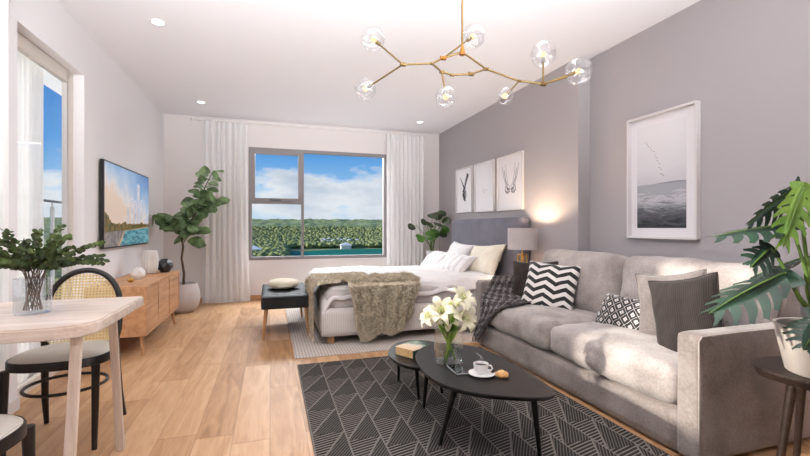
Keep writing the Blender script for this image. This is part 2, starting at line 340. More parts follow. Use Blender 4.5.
# ------------------------------------------------------------------ geometry helpers
class MB:
    def __init__(s): s.v = []; s.f = []; s.uv = {}; s.mi = []; s.cur = 0
    def add(s, vs, fs, uvs=None):
        b0 = len(s.v); s.v += [tuple(p) for p in vs]
        for i, f in enumerate(fs):
            s.f.append([b0+q for q in f]); s.mi.append(s.cur)
            if uvs: s.uv[len(s.f)-1] = uvs[i]
        return s
    def box(s, a, b):
        (x0, y0, z0), (x1, y1, z1) = a, b
        return s.add([(x0,y0,z0),(x1,y0,z0),(x1,y1,z0),(x0,y1,z0),(x0,y0,z1),(x1,y0,z1),(x1,y1,z1),(x0,y1,z1)],
              [(0,3,2,1),(4,5,6,7),(0,1,5,4),(1,2,6,5),(2,3,7,6),(3,0,4,7)])
    def poly(s, pts): return s.add(pts, [tuple(range(len(pts)))])
    def prism(s, pts, z0, z1):
        n = len(pts)
        return s.add([(x, y, z0) for x, y in pts]+[(x, y, z1) for x, y in pts],
              [tuple(range(n-1, -1, -1)), tuple(range(n, 2*n))]+[(i, (i+1) % n, n+(i+1) % n, n+i) for i in range(n)])
    def tube(s, pts, r, seg=10, cap=True, sq=None):
        pts = [Vector(p) for p in pts]; n = len(pts)
        rs = r if isinstance(r, (list, tuple)) else [r]*n
        vs = []; ref = None
        for i, p in enumerate(pts):
            d = (pts[min(i+1, n-1)]-pts[max(i-1, 0)]).normalized()
            if ref is None: ref = Vector((0, 0, 1)) if abs(d.z) < .9 else Vector((1, 0, 0))
            a = d.cross(ref).normalized(); b = a.cross(d).normalized(); ref = b
            for k in range(seg):
                t = 2*PI*(k+(.5 if seg == 4 else 0))/seg; vs.append(p+a*math.cos(t)*rs[i]+b*math.sin(t)*rs[i]*(sq or 1))
        fs = [(i*seg+k, i*seg+(k+1) % seg, (i+1)*seg+(k+1) % seg, (i+1)*seg+k) for i in range(n-1) for k in range(seg)]
        if cap: fs += [tuple(range(seg-1, -1, -1)), tuple((n-1)*seg+k for k in range(seg))]
        return s.add(vs, fs)
    def lathe(s, prof, seg=32, c=(0, 0, 0), fn=None):
        vs = []; n = len(prof)
        for r, z in prof:
            for k in range(seg):
                t = 2*PI*k/seg; q = fn(t, z) if fn else 1
                vs.append((c[0]+r*q*math.cos(t), c[1]+r*q*math.sin(t), c[2]+z))
        fs = [(i*seg+k, i*seg+(k+1) % seg, (i+1)*seg+(k+1) % seg, (i+1)*seg+k) for i in range(n-1) for k in range(seg)]
        if prof[0][0] > 1e-4: fs.append(tuple(range(seg-1, -1, -1)))
        if prof[-1][0] > 1e-4: fs.append(tuple((n-1)*seg+k for k in range(seg)))
        return s.add(vs, fs)
    def shell(s, prof, seg=32, c=(0, 0, 0), fn=None):      # open surface of revolution, no caps
        vs = []; n = len(prof)
        for r, z in prof:
            for k in range(seg):
                t = 2*PI*k/seg; q = fn(t, z) if fn else 1
                vs.append((c[0]+r*q*math.cos(t), c[1]+r*q*math.sin(t), c[2]+z))
        return s.add(vs, [(i*seg+k, i*seg+(k+1) % seg, (i+1)*seg+(k+1) % seg, (i+1)*seg+k) for i in range(n-1) for k in range(seg)])
    def ball(s, c, r, u=12, v=8):
        rr = r if isinstance(r, (tuple, list)) else (r, r, r); c = Vector(c)
        vs = []
        for i in range(v+1):
            a = -PI/2+PI*i/v
            for k in range(u):
                t = 2*PI*k/u; vs.append((c.x+rr[0]*math.cos(a)*math.cos(t), c.y+rr[1]*math.cos(a)*math.sin(t), c.z+rr[2]*math.sin(a)))
        return s.add(vs, [(i*u+k, i*u+(k+1) % u, (i+1)*u+(k+1) % u, (i+1)*u+k) for i in range(v) for k in range(u)])
    def grid(s, fn, nu, nv, uv=True, closeu=False):
        vs = [fn(i/nu, j/nv) for j in range(nv+1) for i in range(nu+1)]; fs = []; us = []
        for j in range(nv):
            for i in range(nu):
                fs.append((j*(nu+1)+i, j*(nu+1)+i+1, (j+1)*(nu+1)+i+1, (j+1)*(nu+1)+i))
                us.append([(i/nu, j/nv), ((i+1)/nu, j/nv), ((i+1)/nu, (j+1)/nv), (i/nu, (j+1)/nv)])
        return s.add(vs, fs, us if uv else None)
    def rbox(s, c, sz, r=.02, n=6, puff=(0, 0, 0), wr=0, seed=0, wsc=6, uvax=None):
        """rounded box on cube grids, optionally puffed and wrinkled"""
        cx, cy, cz = c; hx, hy, hz = sz[0]/2, sz[1]/2, sz[2]/2; r = min(r, hx, hy, hz)
        nn = n if isinstance(n, (tuple, list)) else (n, n, n)
        def pt(p):
            q = Vector(p); inner = Vector((max(-hx+r, min(hx-r, q.x)), max(-hy+r, min(hy-r, q.y)), max(-hz+r, min(hz-r, q.z))))
            d = q-inner
            if d.length > 1e-9: nrm = d.normalized(); q = inner+nrm*r
            else: nrm = Vector((0, 0, 0))
            a, b, g = q.x/hx, q.y/hy, q.z/hz
            k = Vector((puff[0]*math.copysign(1, a)*(abs(a) > .5)*max(0, (1-b*b)*(1-g*g)), puff[1]*math.copysign(1, b)*(abs(b) > .5)*max(0, (1-a*a)*(1-g*g)), puff[2]*math.copysign(1, g)*(abs(g) > .5)*max(0, (1-a*a)*(1-b*b))))
            q = q+k
            if wr:
                w = noise.noise(q*wsc+Vector((seed*7.3, seed, 0)))*.6+noise.noise(Vector((q.x*wsc*2.2, q.y*wsc*1.4, q.z*wsc*2.2))+Vector((seed, 3, seed)))*.4
                q = q+nrm*w*wr
            return (cx+q.x, cy+q.y, cz+q.z)
        def side(o, du, dv, nu, nv):
            o, du, dv = Vector(o), Vector(du), Vector(dv)
            def ease(t, h):   # crowd samples to the rounded edge
                return t
            s.grid(lambda a, b: pt(o+du*a+dv*b), nu, nv)
        X, Y, Z = 2*hx, 2*hy, 2*hz
        side((-hx,-hy,hz),(X,0,0),(0,Y,0),nn[0],nn[1]); side((-hx,hy,-hz),(X,0,0),(0,-Y,0),nn[0],nn[1])
        side((-hx,-hy,-hz),(X,0,0),(0,0,Z),nn[0],nn[2]); side((hx,hy,-hz),(-X,0,0),(0,0,Z),nn[0],nn[2])
        side((hx,-hy,-hz),(0,Y,0),(0,0,Z),nn[1],nn[2]); side((-hx,hy,-hz),(0,-Y,0),(0,0,Z),nn[1],nn[2])
        return s
    def xf(s, m, start=0):
        for i in range(start, len(s.v)): s.v[i] = tuple(m @ Vector(s.v[i]))
        return s
    def build(s, name, m, parent=None, smooth=None, bevel=0, solid=0, merge=True, loc=None):
        me = bpy.data.meshes.new(name); me.from_pydata(s.v, [], s.f)
        ms = m if isinstance(m, list) else [m]
        for q in ms: me.materials.append(q)
        for p, i in zip(me.polygons, s.mi): p.material_index = i
        if s.uv:
            ul = me.uv_layers.new(name='UVMap')
            for fi, us in s.uv.items():
                for li, q in zip(me.polygons[fi].loop_indices, us): ul.data[li].uv = q
        if merge or bevel:
            bm = bmesh.new(); bm.from_mesh(me)
            if merge: bmesh.ops.remove_doubles(bm, verts=bm.verts, dist=1e-5)
            if bevel:
                es = [e for e in bm.edges if len(e.link_faces) == 2 and e.calc_face_angle(0) > .6]
                bmesh.ops.bevel(bm, geom=es, offset=bevel, segments=2, affect='EDGES', clamp_overlap=True)
            bm.to_mesh(me); bm.free()
        if smooth is not None:
            me.polygons.foreach_set('use_smooth', [True]*len(me.polygons))
            if smooth < 180: me.set_sharp_from_angle(angle=math.radians(smooth))
        o = bpy.data.objects.new(name, me); C.objects.link(o)
        if parent: o.parent = parent
        if loc: o.location = loc
        if solid:
            md = o.modifiers.new('solid', 'SOLIDIFY'); md.thickness = solid; md.offset = 0
        return o
def thing(name, label, cat, loc=(0, 0, 0), rotz=0, group=None):
    o = bpy.data.objects.new(name, None); C.objects.link(o); o.location = loc; o.rotation_euler = (0, 0, rotz); o.empty_display_size = .05
    return tag(o, label, cat, group)
def tag(o, label, cat, group=None, kind=None):
    o['label'] = label; o['category'] = cat
    if group: o['group'] = group
    if kind: o['kind'] = kind
    return o
def struct(o): o['kind'] = 'structure'; return o
def dup(root, loc=None, rotz=None, label=None):
    def cp(o, par):
        c = o.copy(); C.objects.link(c)
        if par: c.parent = par
        for ch in [q for q in bpy.data.objects if q.parent == o]: cp(ch, c)
        return c
    r = cp(root, None)
    if loc: r.location = loc
    if rotz is not None: r.rotation_euler = (0, 0, rotz)
    if label: r['label'] = label
    return r
def V(*a): return Vector(a)

# ------------------------------------------------------------------ ROOM
XL, XR, XR2, YB, YF, ZC = -1.46, 2.83, 2.97, 6.81, -2.2, 2.75
YS = 3.325
struct(MB().box((XL-.2, YF-.2, -.12), (XR2+.2, YB+.2, 0)).build('floor', M['floor']))
struct(MB().box((XL-.2, YF-.2, ZC), (XR2+.2, YB+.2, ZC+.15)).build('ceiling', M['ceiling']))
def wall_with_holes(name, m, axis, p0, p1, a0, a1, z0, z1, holes):
    """axis 'x': wall lies at x p0..p1 and runs in y a0..a1; holes = (a0,a1,z0,z1)"""
    mb = MB(); cuts = sorted({a0, a1, *[h[0] for h in holes], *[h[1] for h in holes]})
    for c0, c1 in zip(cuts, cuts[1:]):
        hs = sorted([h for h in holes if h[0] <= c0+1e-6 and h[1] >= c1-1e-6], key=lambda h: h[2]); z = z0
        for h in hs+[(0, 0, z1, z1)]:
            if h[2] > z+1e-5:
                if axis == 'x': mb.box((p0, c0, z), (p1, c1, h[2]))
                else: mb.box((c0, p0, z), (c1, p1, h[2]))
            z = h[3]
    return struct(mb.build(name, m, merge=True))
D1 = (3.14, 4.10, 0, 2.36); W2 = (1.35, 2.90, 1.22, 2.30); W3 = (-1.2, -.2, 1.0, 2.1)  # W2 and W3 are unseen openings added for the light
wall_with_holes('wall_left', M['wall_white'], 'x', XL-.13, XL, YF, YB, 0, ZC, [D1, W2, W3])
WB = (-.312, 1.871, .606, 2.339)
wall_with_holes('wall_back', M['wall_back'], 'y', YB, YB+.2, XL-.2, XR2+.2, 0, ZC, [WB])
mb = MB(); mb.box((XR, YS, 0), (XR2+.2, YB, ZC)); mb.box((XR2, YF, 0), (XR2+.2, YS, ZC))
struct(mb.build('wall_right', M['wall_grey']))
wall_with_holes('wall_front', wallmat('taupe_paint', '7A6A60'), 'y', YF-.2, YF, XL-.2, XR2+.2, 0, ZC, [])  # unseen wall, brown chosen to darken the light it returns
struct(MB().box((XL, YB-.015, 0), (XR, YB, .07)).build('baseboard_back', M['oakx'], bevel=.003))
struct(MB().box((XL, 4.10, 0), (XL+.014, YB-.015, .08)).box((XL, YF, 0), (XL+.014, 3.14, .08)).build('baseboard_left', M['trim_white'], bevel=.003))
struct(MB().box((XR-.014, YS, 0), (XR, YB-.015, .07)).box((XR2-.014, YF, 0), (XR2, YS, .07)).build('baseboard_right', M['oak'], bevel=.003))

# back window: fixed right light, top-hung sash left, fixed lower left
w1 = struct(bpy.data.objects.new('window_1', None)); C.objects.link(w1)
x0, x1, z0, z1 = WB; yw = YB+.035
def frame_rect(mb, x0, x1, z0, z1, y0, y1, t):
    mb.box((x0, y0, z0), (x0+t, y1, z1)); mb.box((x1-t, y0, z0), (x1, y1, z1)); mb.box((x0+t, y0, z0), (x1-t, y1, z0+t)); mb.box((x0+t, y0, z1-t), (x1-t, y1, z1))
mb = MB(); frame_rect(mb, x0, x1, z0, z1, yw-.04, yw+.05, .048)
xm = .50
mb.box((xm-.028, yw-.035, z0+.048), (xm+.012, yw+.045, z1-.048)); mb.box((x0+.048, yw-.034, 1.475), (xm-.028, yw+.044, 1.515))
mb.build('window_frame', M['alu'], w1)
mb = MB(); frame_rect(mb, x0+.05, xm-.03, 1.517, z1-.05, yw-.05, yw+.03, .045)
sash = mb.build('window_sash', M['alu'], w1, bevel=.003)
MB().box((-.0, yw-.075, 1.523), (.16, yw-.052, 1.542)).build('handle', M['alu_dark'], sash, bevel=.003)
MB().box((x0+.05, yw, z0+.05), (xm-.03, yw+.006, 1.474)).build('window_pane', M['pane'], w1)
MB().box((xm+.014, yw, z0+.05), (x1-.05, yw+.006, z1-.05)).build('window_pane', M['pane'], w1)
MB().box((x0+.096, yw-.012, 1.563), (xm-.076, yw-.006, z1-.096)).build('window_pane', M['pane'], sash)

# balcony door
d1 = struct(bpy.data.objects.new('door_1', None)); C.objects.link(d1)
ya, yb, _, zt = D1; xf = XL-.075
mb = MB()
mb.box((xf-.04, yb-.10, 0), (xf, yb, zt)); mb.box((xf-.04, ya, 0), (xf, ya+.10, zt)); mb.box((xf-.04, ya+.10, zt-.10), (xf, yb-.10, zt)); mb.box((xf-.04, ya+.10, 0), (xf, yb-.10, .07))
mb.build('door_frame', M['door_frame'], d1, bevel=.004)
MB().box((xf-.028, ya+.10, .07), (xf-.022, yb-.10, zt-.10)).build('glass_pane', M['pane'], d1)
# unseen windows added in the left wall to let sun and sky light in
def glazed(name, axis, hole, p):
    w = struct(bpy.data.objects.new(name, None)); C.objects.link(w); a0, a1, z0, z1 = hole
    mb = MB(); t = .05
    segs = [((a0, z0), (a0+t, z1)), ((a1-t, z0), (a1, z1)), ((a0+t, z0), (a1-t, z0+t)), ((a0+t, z1-t), (a1-t, z1))]
    for (s0, q0), (s1, q1) in segs:
        mb.box((p-.04, s0, q0), (p+.04, s1, q1)) if axis == 'x' else mb.box((s0, p-.04, q0), (s1, p+.04, q1))
    mb.build('window_frame', M['alu'], w)
    mb = MB(); mb.box((p-.004, a0+t, z0+t), (p+.004, a1-t, z1-t)) if axis == 'x' else mb.box((a0+t, p-.004, z0+t), (a1-t, p+.004, z1-t))
    mb.build('window_pane', M['pane'], w)
glazed('added_window_sun', 'x', W2, XL-.065)
glazed('added_window_sky', 'x', W3, XL-.065)

# ------------------------------------------------------------------ OUTSIDE
def outdoor_green(name, cs, sc):
    m = mat(name, cs[0], 1, Specular_IOR_Level=.05); t = NT(m); n = t.noise(t.coord('Object'), sc, 6, .7)
    t.col(t.ramp(n, ((.34, cs[0]), (.5, cs[1]), (.66, cs[2])))); return m
M['canopy'] = outdoor_green('tree_canopy', ('525E34', '858F5A', 'B0B58E'), .4)  # distance haze is put into these pale, low-contrast greens
M['land'] = outdoor_green('forest_floor', ('6A7C4E', '8E9C6C', 'B2BB98'), .06)
M['pool'] = mat('teal_water', '1C7A66', .7, Specular_IOR_Level=.1)
M['roofw'] = mat('white_roof', 'E8EAEC', .7)
def gz(x, y):
    d = math.hypot(x, y)
    t = max(0, min(1, (d-500)/900)); t = t*t*(3-2*t)
    return -22+t*48+ (noise.noise(V(x, y, 0)*.006)*6+noise.noise(V(x, y, 3)*.02)*3)*t
def landfn(a, b):
    ang = math.radians(-60+125*a); d = 60*(1700/60)**b
    x, y = math.sin(ang)*d, math.cos(ang)*d
    n = noise.noise(V(x, y, 0)*.045)*4.5+noise.noise(V(x, y, 9)*.11)*2.5 if d > 480 else 0
    return (x, y, gz(x, y)+n*min(1, max(0, (d-480)/150)))
land = MB().grid(landfn, 420, 200, uv=False).build('land', M['land'], smooth=180); struct(land)
rnd = random.Random(3)
def blob(mb, x, y, z, r, h, seed):
    u, v = 7, 5; vs = []
    for i in range(v+1):
        a = -PI/2+PI*i/v
        for k in range(u):
            t = 2*PI*k/u; p = V(math.cos(a)*math.cos(t), math.cos(a)*math.sin(t), math.sin(a)); q = 1+.35*noise.noise(p*2+V(seed, 0, 0))
            vs.append((x+p.x*r*q, y+p.y*r*q, z+h*.55+p.z*h*.5*q))
    mb.add(vs, [(i*u+k, i*u+(k+1) % u, (i+1)*u+(k+1) % u, (i+1)*u+k) for i in range(v) for k in range(u)])
pool_x = lambda y: (20, 190)
forest = MB()
HS = [(70+(i % 5)*11+1.2*math.sin(i*3), 560+(i//5)*32+4*math.cos(i*2)) for i in range(9)]
for i in range(7500):
    d = 285+((rnd.random())**1.1)*620; a = math.radians(rnd.uniform(-8, 21)); x, y = math.sin(a)*d, math.cos(a)*d
    if x/y > .035 and y < 470: continue
    if x/y <= .035 and y > 330 and y < 365 and rnd.random() < .5: continue
    if abs(x+13.5) < 9 and 330 < y < 408: continue
    if any(abs(x-hx_) < 7.5 and abs(y-hy_) < 7.5 for hx_, hy_ in HS) or (abs(x-95) < 38 and 545 < y < 600 and rnd.random() < .6): continue
    blob(forest, x, y, gz(x, y)-1+2, rnd.uniform(2.0, 4.2), rnd.uniform(3.5, 6), i)
for i in range(1500):
    d = 70+(rnd.random()**1.3)*500; a = math.radians(rnd.uniform(-25, -18.5)); x, y = math.sin(a)*d, math.cos(a)*d
    blob(forest, x, y, gz(x, y)-1, rnd.uniform(2.2, 4.6), rnd.uniform(5, 9)+max(0, 150-d)*.03, i)
tag(forest.build('forest', M['canopy'], smooth=180, merge=False), 'dense green forest canopy stretching to the horizon outside the window', 'forest', kind='stuff')
struct(MB().prism([(2, 290), (190, 290), (205, 452), (60, 440), (14, 405)], -21.95, -21.6).build('pool_water', M['pool']))
for i, (px, py, lb) in enumerate(((-13.5, 400, 'white pavilion roof among trees at lower left of window'), (80, 462, 'white pavilion roof beyond the teal water'))):
    t = thing('pavilion', lb, 'pavilion', (px, py, -22), 0, 'pavilions by the water')
    MB().add([(-7,-5,4),(7,-5,4),(7,5,4),(-7,5,4),(0,0,7.5)], [(0,1,4),(1,2,4),(2,3,4),(3,0,4),(0,3,2,1)]).build('roof', M['roofw'], t)
    MB().box((-5.5,-4,0),(5.5,4,4)).build('body', M['outwhite'], t)
for i in range(9):
    px, py = HS[i]
    t = MB().box((-3.2, -3, 0), (3.2, 3, 3.5+rnd.random()*2.5)).add([(-3.5,-3.4,6),(3.5,-3.4,6),(3.5,3.4,6),(-3.5,3.4,6),(0,-3.4,7.6),(0,3.4,7.6)], [(0,1,4),(2,3,5),(1,2,5,4),(3,0,4,5)]).build('house', M['roofw'], loc=(px, py, gz(px, py)))
    tag(t, 'tiny pale house in a clearing of the distant forest', 'house', 'distant houses in the forest')
# balcony
struct(MB().box((-3.1, 2.0, -.15), (XL-.2, 7.0, -.02)).build('balcony_floor', M['ceramic_pot']))
struct(MB().box((-2.22, 2.0, 2.58), (XL-.2, 7.0, 2.75)).build('balcony_soffit', M['outwhite']))
struct(MB().box((-2.85, 3.80, -.02), (-2.70, 4.25, 2.6)).build('added_sun_block', M['outwhite']))  # unseen block added to stop direct sun through the door's clear strip
br = thing('balcony_railing', 'dark steel balcony handrail on a slim post outside the glass door', 'railing', (-2.30, 0, 0))
MB().tube([(0, 3.9, 1.395), (0, 6.9, 1.395)], .014, 10).build('handrail', M['alu_dark'], br)
for y in (4.35, 5.62, 6.85):
    o = MB().tube([(0, y, -.02), (0, y, 1.33)], .022, 8).tube([(0, y, 1.33), (0, y, 1.385)], .010, 8).build('post', M['steel'], br, smooth=40)
MB().box((-.005, 4.4, .05), (.003, 5.58, 1.20)).box((-.005, 5.66, .05), (.003, 6.81, 1.20)).build('glass_panel', M['pane'], br)

# ------------------------------------------------------------------ curtains
def curtain(name, m, y0, xa, xb, zt, zb, amp, folds, label, axis='x', flare=0, seed=1, group=None):
    ph = [noise.noise(V(seed, i*.7, 0)) for i in range(400)]
    def fn(a, b):
        t = a*folds*2*PI; w = math.sin(t+1.2*noise.noise(V(a*5, seed, 0)))
        s = xa+(xb-xa)*a+ (flare*(a-.3))*(1-b)**3
        k = amp*(.75+.5*noise.noise(V(a*7, b*1.5, seed)))*(1+.25*(1-b))
        s += .35*k*math.cos(t*1.0+.6)+ .01*noise.noise(V(a*9, b*2, 4))
        z = zb+(zt-zb)*b
        d = w*k
        if b < .04: d -= .03*(1-b/.04)*(1+w)
        return (s, y0+d, z) if axis == 'x' else (y0+d, s, z)
    o = MB().grid(fn, int(folds*14), 26).build(name, m, smooth=180)
    return tag(o, label, 'curtain', group)
curtain('sheer_curtain', M['sheer'], 6.70, -.93, -.33, 2.662, .004, .030, 8, 'white sheer curtain hanging left of the window beside the fig tree', flare=.06, seed=1, group='sheer curtains at the window')
curtain('sheer_curtain', M['sheer'], 6.70, 1.84, 2.50, 2.662, .004, .028, 9, 'white sheer curtain hanging right of the window behind the bed', seed=5, group='sheer curtains at the window')
curtain('sheer_curtain', M['sheer_door'], XL-.18, 3.02, 3.87, 2.40, -.015, .018, 13, 'white sheer curtain seen through the glass balcony door', axis='y', seed=8)
curtain('sheer_curtain', M['sheer_door'], XL+.045, 2.50, 2.955, 2.73, .004, .014, 11, 'white pleated sheer curtain at the left edge, before the balcony door', axis='y', seed=11)
rod = thing('curtain_rod', 'thin white curtain rod along the top of the window wall', 'curtain rod', (0, 6.70, 2.682))
MB().tube([(-1.06, 0, 0), (2.64, 0, 0)], .013, 10).build('pole', M['trim_white'], rod, smooth=60)
for x in (-1.07, 2.65): MB().ball((x, 0, 0), .026, 14, 10).build('finial', M['trim_white'], rod, smooth=180)
for x in (-.98, 2.56): MB().tube([(x, 0, 0), (x, .09, 0)], .009, 8).build('bracket', M['trim_white'], rod, smooth=60)

# ------------------------------------------------------------------ downlights
dl0 = None
for i, (x, y, lb) in enumerate(((-.854, 3.794, 'round recessed ceiling downlight nearest the camera at left'), (-.86, 6.03, 'round recessed ceiling downlight above the fig tree'), (2.222, 6.12, 'round recessed ceiling downlight above the far bedside plant'))):
    if dl0 is None:
        t = dl0 = thing('ceiling_downlight', lb, 'downlight', (x, y, ZC), 0, 'recessed ceiling downlights')
        MB().lathe([(.045, -.001), (.045, -.004), (.058, -.004), (.058, 0)], 28).build('trim_ring', M['trim_white'], t, smooth=30)
        MB().lathe([(.044, -.0045), (.044, -.0055)], 28).build('lens', M['downlight'], t)
    else: t = dup(dl0, (x, y, ZC), label=lb)
    l = bpy.data.lights.new('downlight_glow', 'SPOT'); l.energy = 10; l.spot_size = math.radians(120); l.spot_blend = .8; l.shadow_soft_size = .05; l.color = (1, .95, .88)
    lo = bpy.data.objects.new('downlight_glow', l); C.objects.link(lo); lo.location = (x, y, ZC-.02)

# ------------------------------------------------------------------ TV
tv = thing('television', 'large wall-mounted television showing white towers by a lagoon at dusk', 'television', (XL+.002, 5.11, 1.315), 0)
hw, hh = .725, .405
MB().box((.012, -hw, -hh), (.044, hw, hh)).build('casing', M['black'], tv, bevel=.004)
MB().box((0, -.2, -.15), (.014, .2, .15)).build('wall_bracket', M['black'], tv)
def screenmat():
    m = bpy.data.materials.new('screen_sky'); m.use_nodes = True; t = NT(m); t.b.inputs['Base Color'].default_value = (.01, .01, .01, 1); t.b.inputs['Roughness'].default_value = .3
    x, y, z = t.xyz(t.coord('Object'))
    h = t.mt('DIVIDE', t.mt('ADD', z, .0), .40); r = t.mt('DIVIDE', y, .70)
    f = t.mt('ADD', t.mt('MULTIPLY', h, .55), t.mt('MULTIPLY', r, .28))
    f = t.mt('ADD', f, t.mt('MULTIPLY', t.mt('SUBTRACT', t.noise(t.coord('Object'), 4, 4), .5), .6))
    c = t.ramp(f, ((-.0, 'E9CDBC'), (.08, 'E6DAD8'), (.26, 'B4C6DE'), (.50, '7AA6D3'), (.75, '4A80C0')))
    t.l(c, t.b.inputs['Emission Color']); t.b.inputs['Emission Strength'].default_value = .8; return m
def smat(name, c1, c2, sc=40, st=.75, stretch=(1, 1, 1)):
    m = bpy.data.materials.new(name); m.use_nodes = True; t = NT(m); t.b.inputs['Base Color'].default_value = (.01, .01, .01, 1); t.b.inputs['Roughness'].default_value = .3
    t.l(t.ramp(t.noise(t.coord('Object', stretch), sc, 4), ((.38, c1), (.62, c2))), t.b.inputs['Emission Color']); t.b.inputs['Emission Strength'].default_value = st; return m
scr = MB(); xs = .0455
def q(mi, pts, lift):
    scr.cur = mi; scr.poly([(xs+lift, y*.95, z*.985) for y, z in pts])
q(0, [(-.75, -.395), (.75, -.395), (.75, .395), (-.75, .395)], 0)
for y, w, h, b in ((-.06, .06, .02, 0), (.07, .075, .10, 0), (.19, .075, .08, 0), (.31, .11, .26, 1), (.43, .07, .10, 0), (.60, .12, -.10, 0), (.70, .05, -.06, 0), (-.16, .04, -.10, 0)):
    q(4, [(y-w/2, -.22), (y+w/2, -.22), (y+w/2, h), (y, h+.03) if b else (y+w*.3, h+.01), (y-w/2, h)], .0006)
    for k in range(3): q(5, [(y-w/2+w*(k+.25)/3, -.2), (y-w/2+w*(k+.55)/3, -.2), (y-w/2+w*(k+.55)/3, h-.01), (y-w/2+w*(k+.25)/3, h-.01)], .0009)
pts = [(-.75, -.26)]+[(-.75+1.5*i/60, -.17+.02*noise.noise(V(i*.9, 0, 0))+.03*noise.noise(V(i*.2, 5, 0))+(.10*max(0, 1-i/8) if i < 8 else 0)) for i in range(61)]+[(.75, -.26)]
q(2, pts, .0012)
q(3, [(-.75, -.30), (.75, -.22), (.75, -.20), (-.75, -.27)], .0014)
q(1, [(-.20, -.25), (.75, -.21), (.75, -.395), (-.35, -.395)], .0016)
q(6, [(-.75, -.26), (-.18, -.24), (-.38, -.395), (-.75, -.395)], .0018)
q(3, [(-.20, -.25), (-.16, -.25), (-.33, -.395), (-.40, -.395)], .002)
scr.build('screen', [screenmat(), smat('screen_lagoon', '1F6E86', '7FC0C8', 9, .7, (1, 1, 5)), smat('screen_trees', '3E4A28', 'A88040', 30, .6), smat('screen_promenade', 'B8977A', 'E8C79A', 30, .7), smat('screen_towers', 'C9CBDC', 'EFE6E6', 14, .85), smat('screen_tower_shade', '8793B5', 'A9B2CC', 14, .7), smat('screen_paving', '6F6A74', 'B9A79C', 16, .6)], tv)

# ------------------------------------------------------------------ sideboard
sb = thing('sideboard', 'low light-oak sideboard on splayed legs under the television', 'sideboard', (-1.225, 4.74, 0))
hx, hy = .222, .685; zb, zt = .18, .605
mb = MB(); mb.box((-hx, -hy, zt-.022), (hx, hy, zt)); mb.box((-hx, -hy, zb), (hx, hy, zb+.02)); mb.box((-hx, -hy, zb+.02), (hx, -hy+.02, zt-.022)); mb.box((-hx, hy-.02, zb+.02), (hx, hy, zt-.022))
mb.box((-hx, -hy+.02, zb+.02), (-hx+.01, hy-.02, zt-.022)); mb.box((-hx+.01, .185, zb+.02), (hx-.03, .205, zt-.022))
mb.build('body', M['oak'], sb, bevel=.002)
for y0, y1, hs in ((-hy+.022, -.252, 1), (-.248, .18, -1), (.21, hy-.022, 0)):
    d = MB().box((hx-.022, y0, zb+.024), (hx-.003, y1, zt-.026)).build('door', M['oak'], sb, bevel=.002)
    if hs:
        ye = y1 if hs > 0 else y0; pts = [(ye-hs*.0005, .33), (ye-hs*.009, .345), (ye-hs*.013, .41), (ye-hs*.009, .475), (ye-hs*.0005, .49)]
        MB().poly([(hx-.0025, y, z) for y, z in pts]).build('handle', M['handle_dark'], d)  # flat dark sheet stands for the shade inside the handle cut-out
    else:
        MB().box((hx-.0028, y0+.05, .535), (hx-.0022, y1-.05, .541)).build('handle', M['handle_dark'], d)
for sx_ in (1, -1):
    for sy in (1, -1):
        MB().tube([(sx_*(hx-.06), sy*(hy-.1), zb), (sx_*(hx-.035), sy*(hy-.045-.02), 0)], [.019, .011], 12).build('leg', M['oakleg'], sb, smooth=60)
mb = MB().shell([(.001, .004), (.06, .004), (.068, .01), (.077, .08), (.080, .16), (.070, .225), (.064, .25), (.058, .245), (.066, .2), (.07, .12), (.06, .02)], 96, fn=lambda t, z: 1+.045*math.cos(t*16)*(.3 if z < .015 else 1))
tag(mb.build('ribbed_vase', M['ceramic'], smooth=60, loc=(-1.24, 5.17, .605)), 'tall white vertically ribbed ceramic vase on the sideboard', 'vase')
def faceted(name, m, r, h, n, loc, lab, hole=0):
    prof = [(r*.5, 0), (r*.98, h*.38), (r*.86, h*.72), (r*.38, h), (r*.30, h*.985), (r*.28, h*.85)]
    mb = MB()
    vs = []
    for i, (rr, z) in enumerate(prof):
        for k in range(n): t = 2*PI*(k+.5*(i % 2))/n; vs.append((rr*math.cos(t), rr*math.sin(t), z))
    fs = [tuple(range(n-1, -1, -1))]
    for i in range(len(prof)-1):
        for k in range(n):
            a, b, c, d = i*n+k, i*n+(k+1) % n, (i+1)*n+k, (i+1)*n+(k+1) % n
            fs += ([(a, b, c), (b, d, c)] if i % 2 == 0 else [(a, b, d), (a, d, c)])
    fs.append(tuple((len(prof)-1)*n+k for k in range(n)))
    mb.add(vs, fs); return tag(mb.build(name, m, loc=loc), lab, 'vase' if 'vase' in name else 'ornament')
faceted('faceted_vase', M['blackc'], .088, .15, 6, (-1.12, 5.29, .605), 'small black faceted vase at the far end of the sideboard')
faceted('faceted_ornament', M['ceramic'], .070, .115, 5, (-1.205, 4.62, .605), 'white geometric faceted ornament on the near half of the sideboard')
o = faceted('candle_holder', M['gold'], .03, .045, 5, (-1.21, 4.40, .605), 'tiny gold faceted candle holder beside the white ornament'); o['category'] = 'candle holder'

# ------------------------------------------------------------------ plants helpers
def leaf(mb, base, tip, up, w, cup=.15, droop=.12, n=6, round_=False):
    base, tip = V(*base), V(*tip); d = tip-base; Ln = d.length; d.normalize(); up = V(*up); s = d.cross(up).normalized(); u = s.cross(d).normalized()
    vs = []
    for i in range(n+1):
        t = i/n; ww = w*(math.sin(PI*min(1, (t*.94+.03)))**(.7 if not round_ else .5))*(1 if round_ else (.75+.5*t if t < .7 else 1.1-(t-.7)*1.2))
        if i == n: ww = w*.04
        c = base+d*Ln*t-V(0, 0, 1)*droop*Ln*t*t
        for k in (-1, 0, 1): vs.append(c+s*ww*k+u*(abs(k)*ww*cup))
    fs = []
    for i in range(n):
        a = i*3; fs += [(a, a+1, a+4, a+3), (a+1, a+2, a+5, a+4)]
    mb.add(vs, fs)

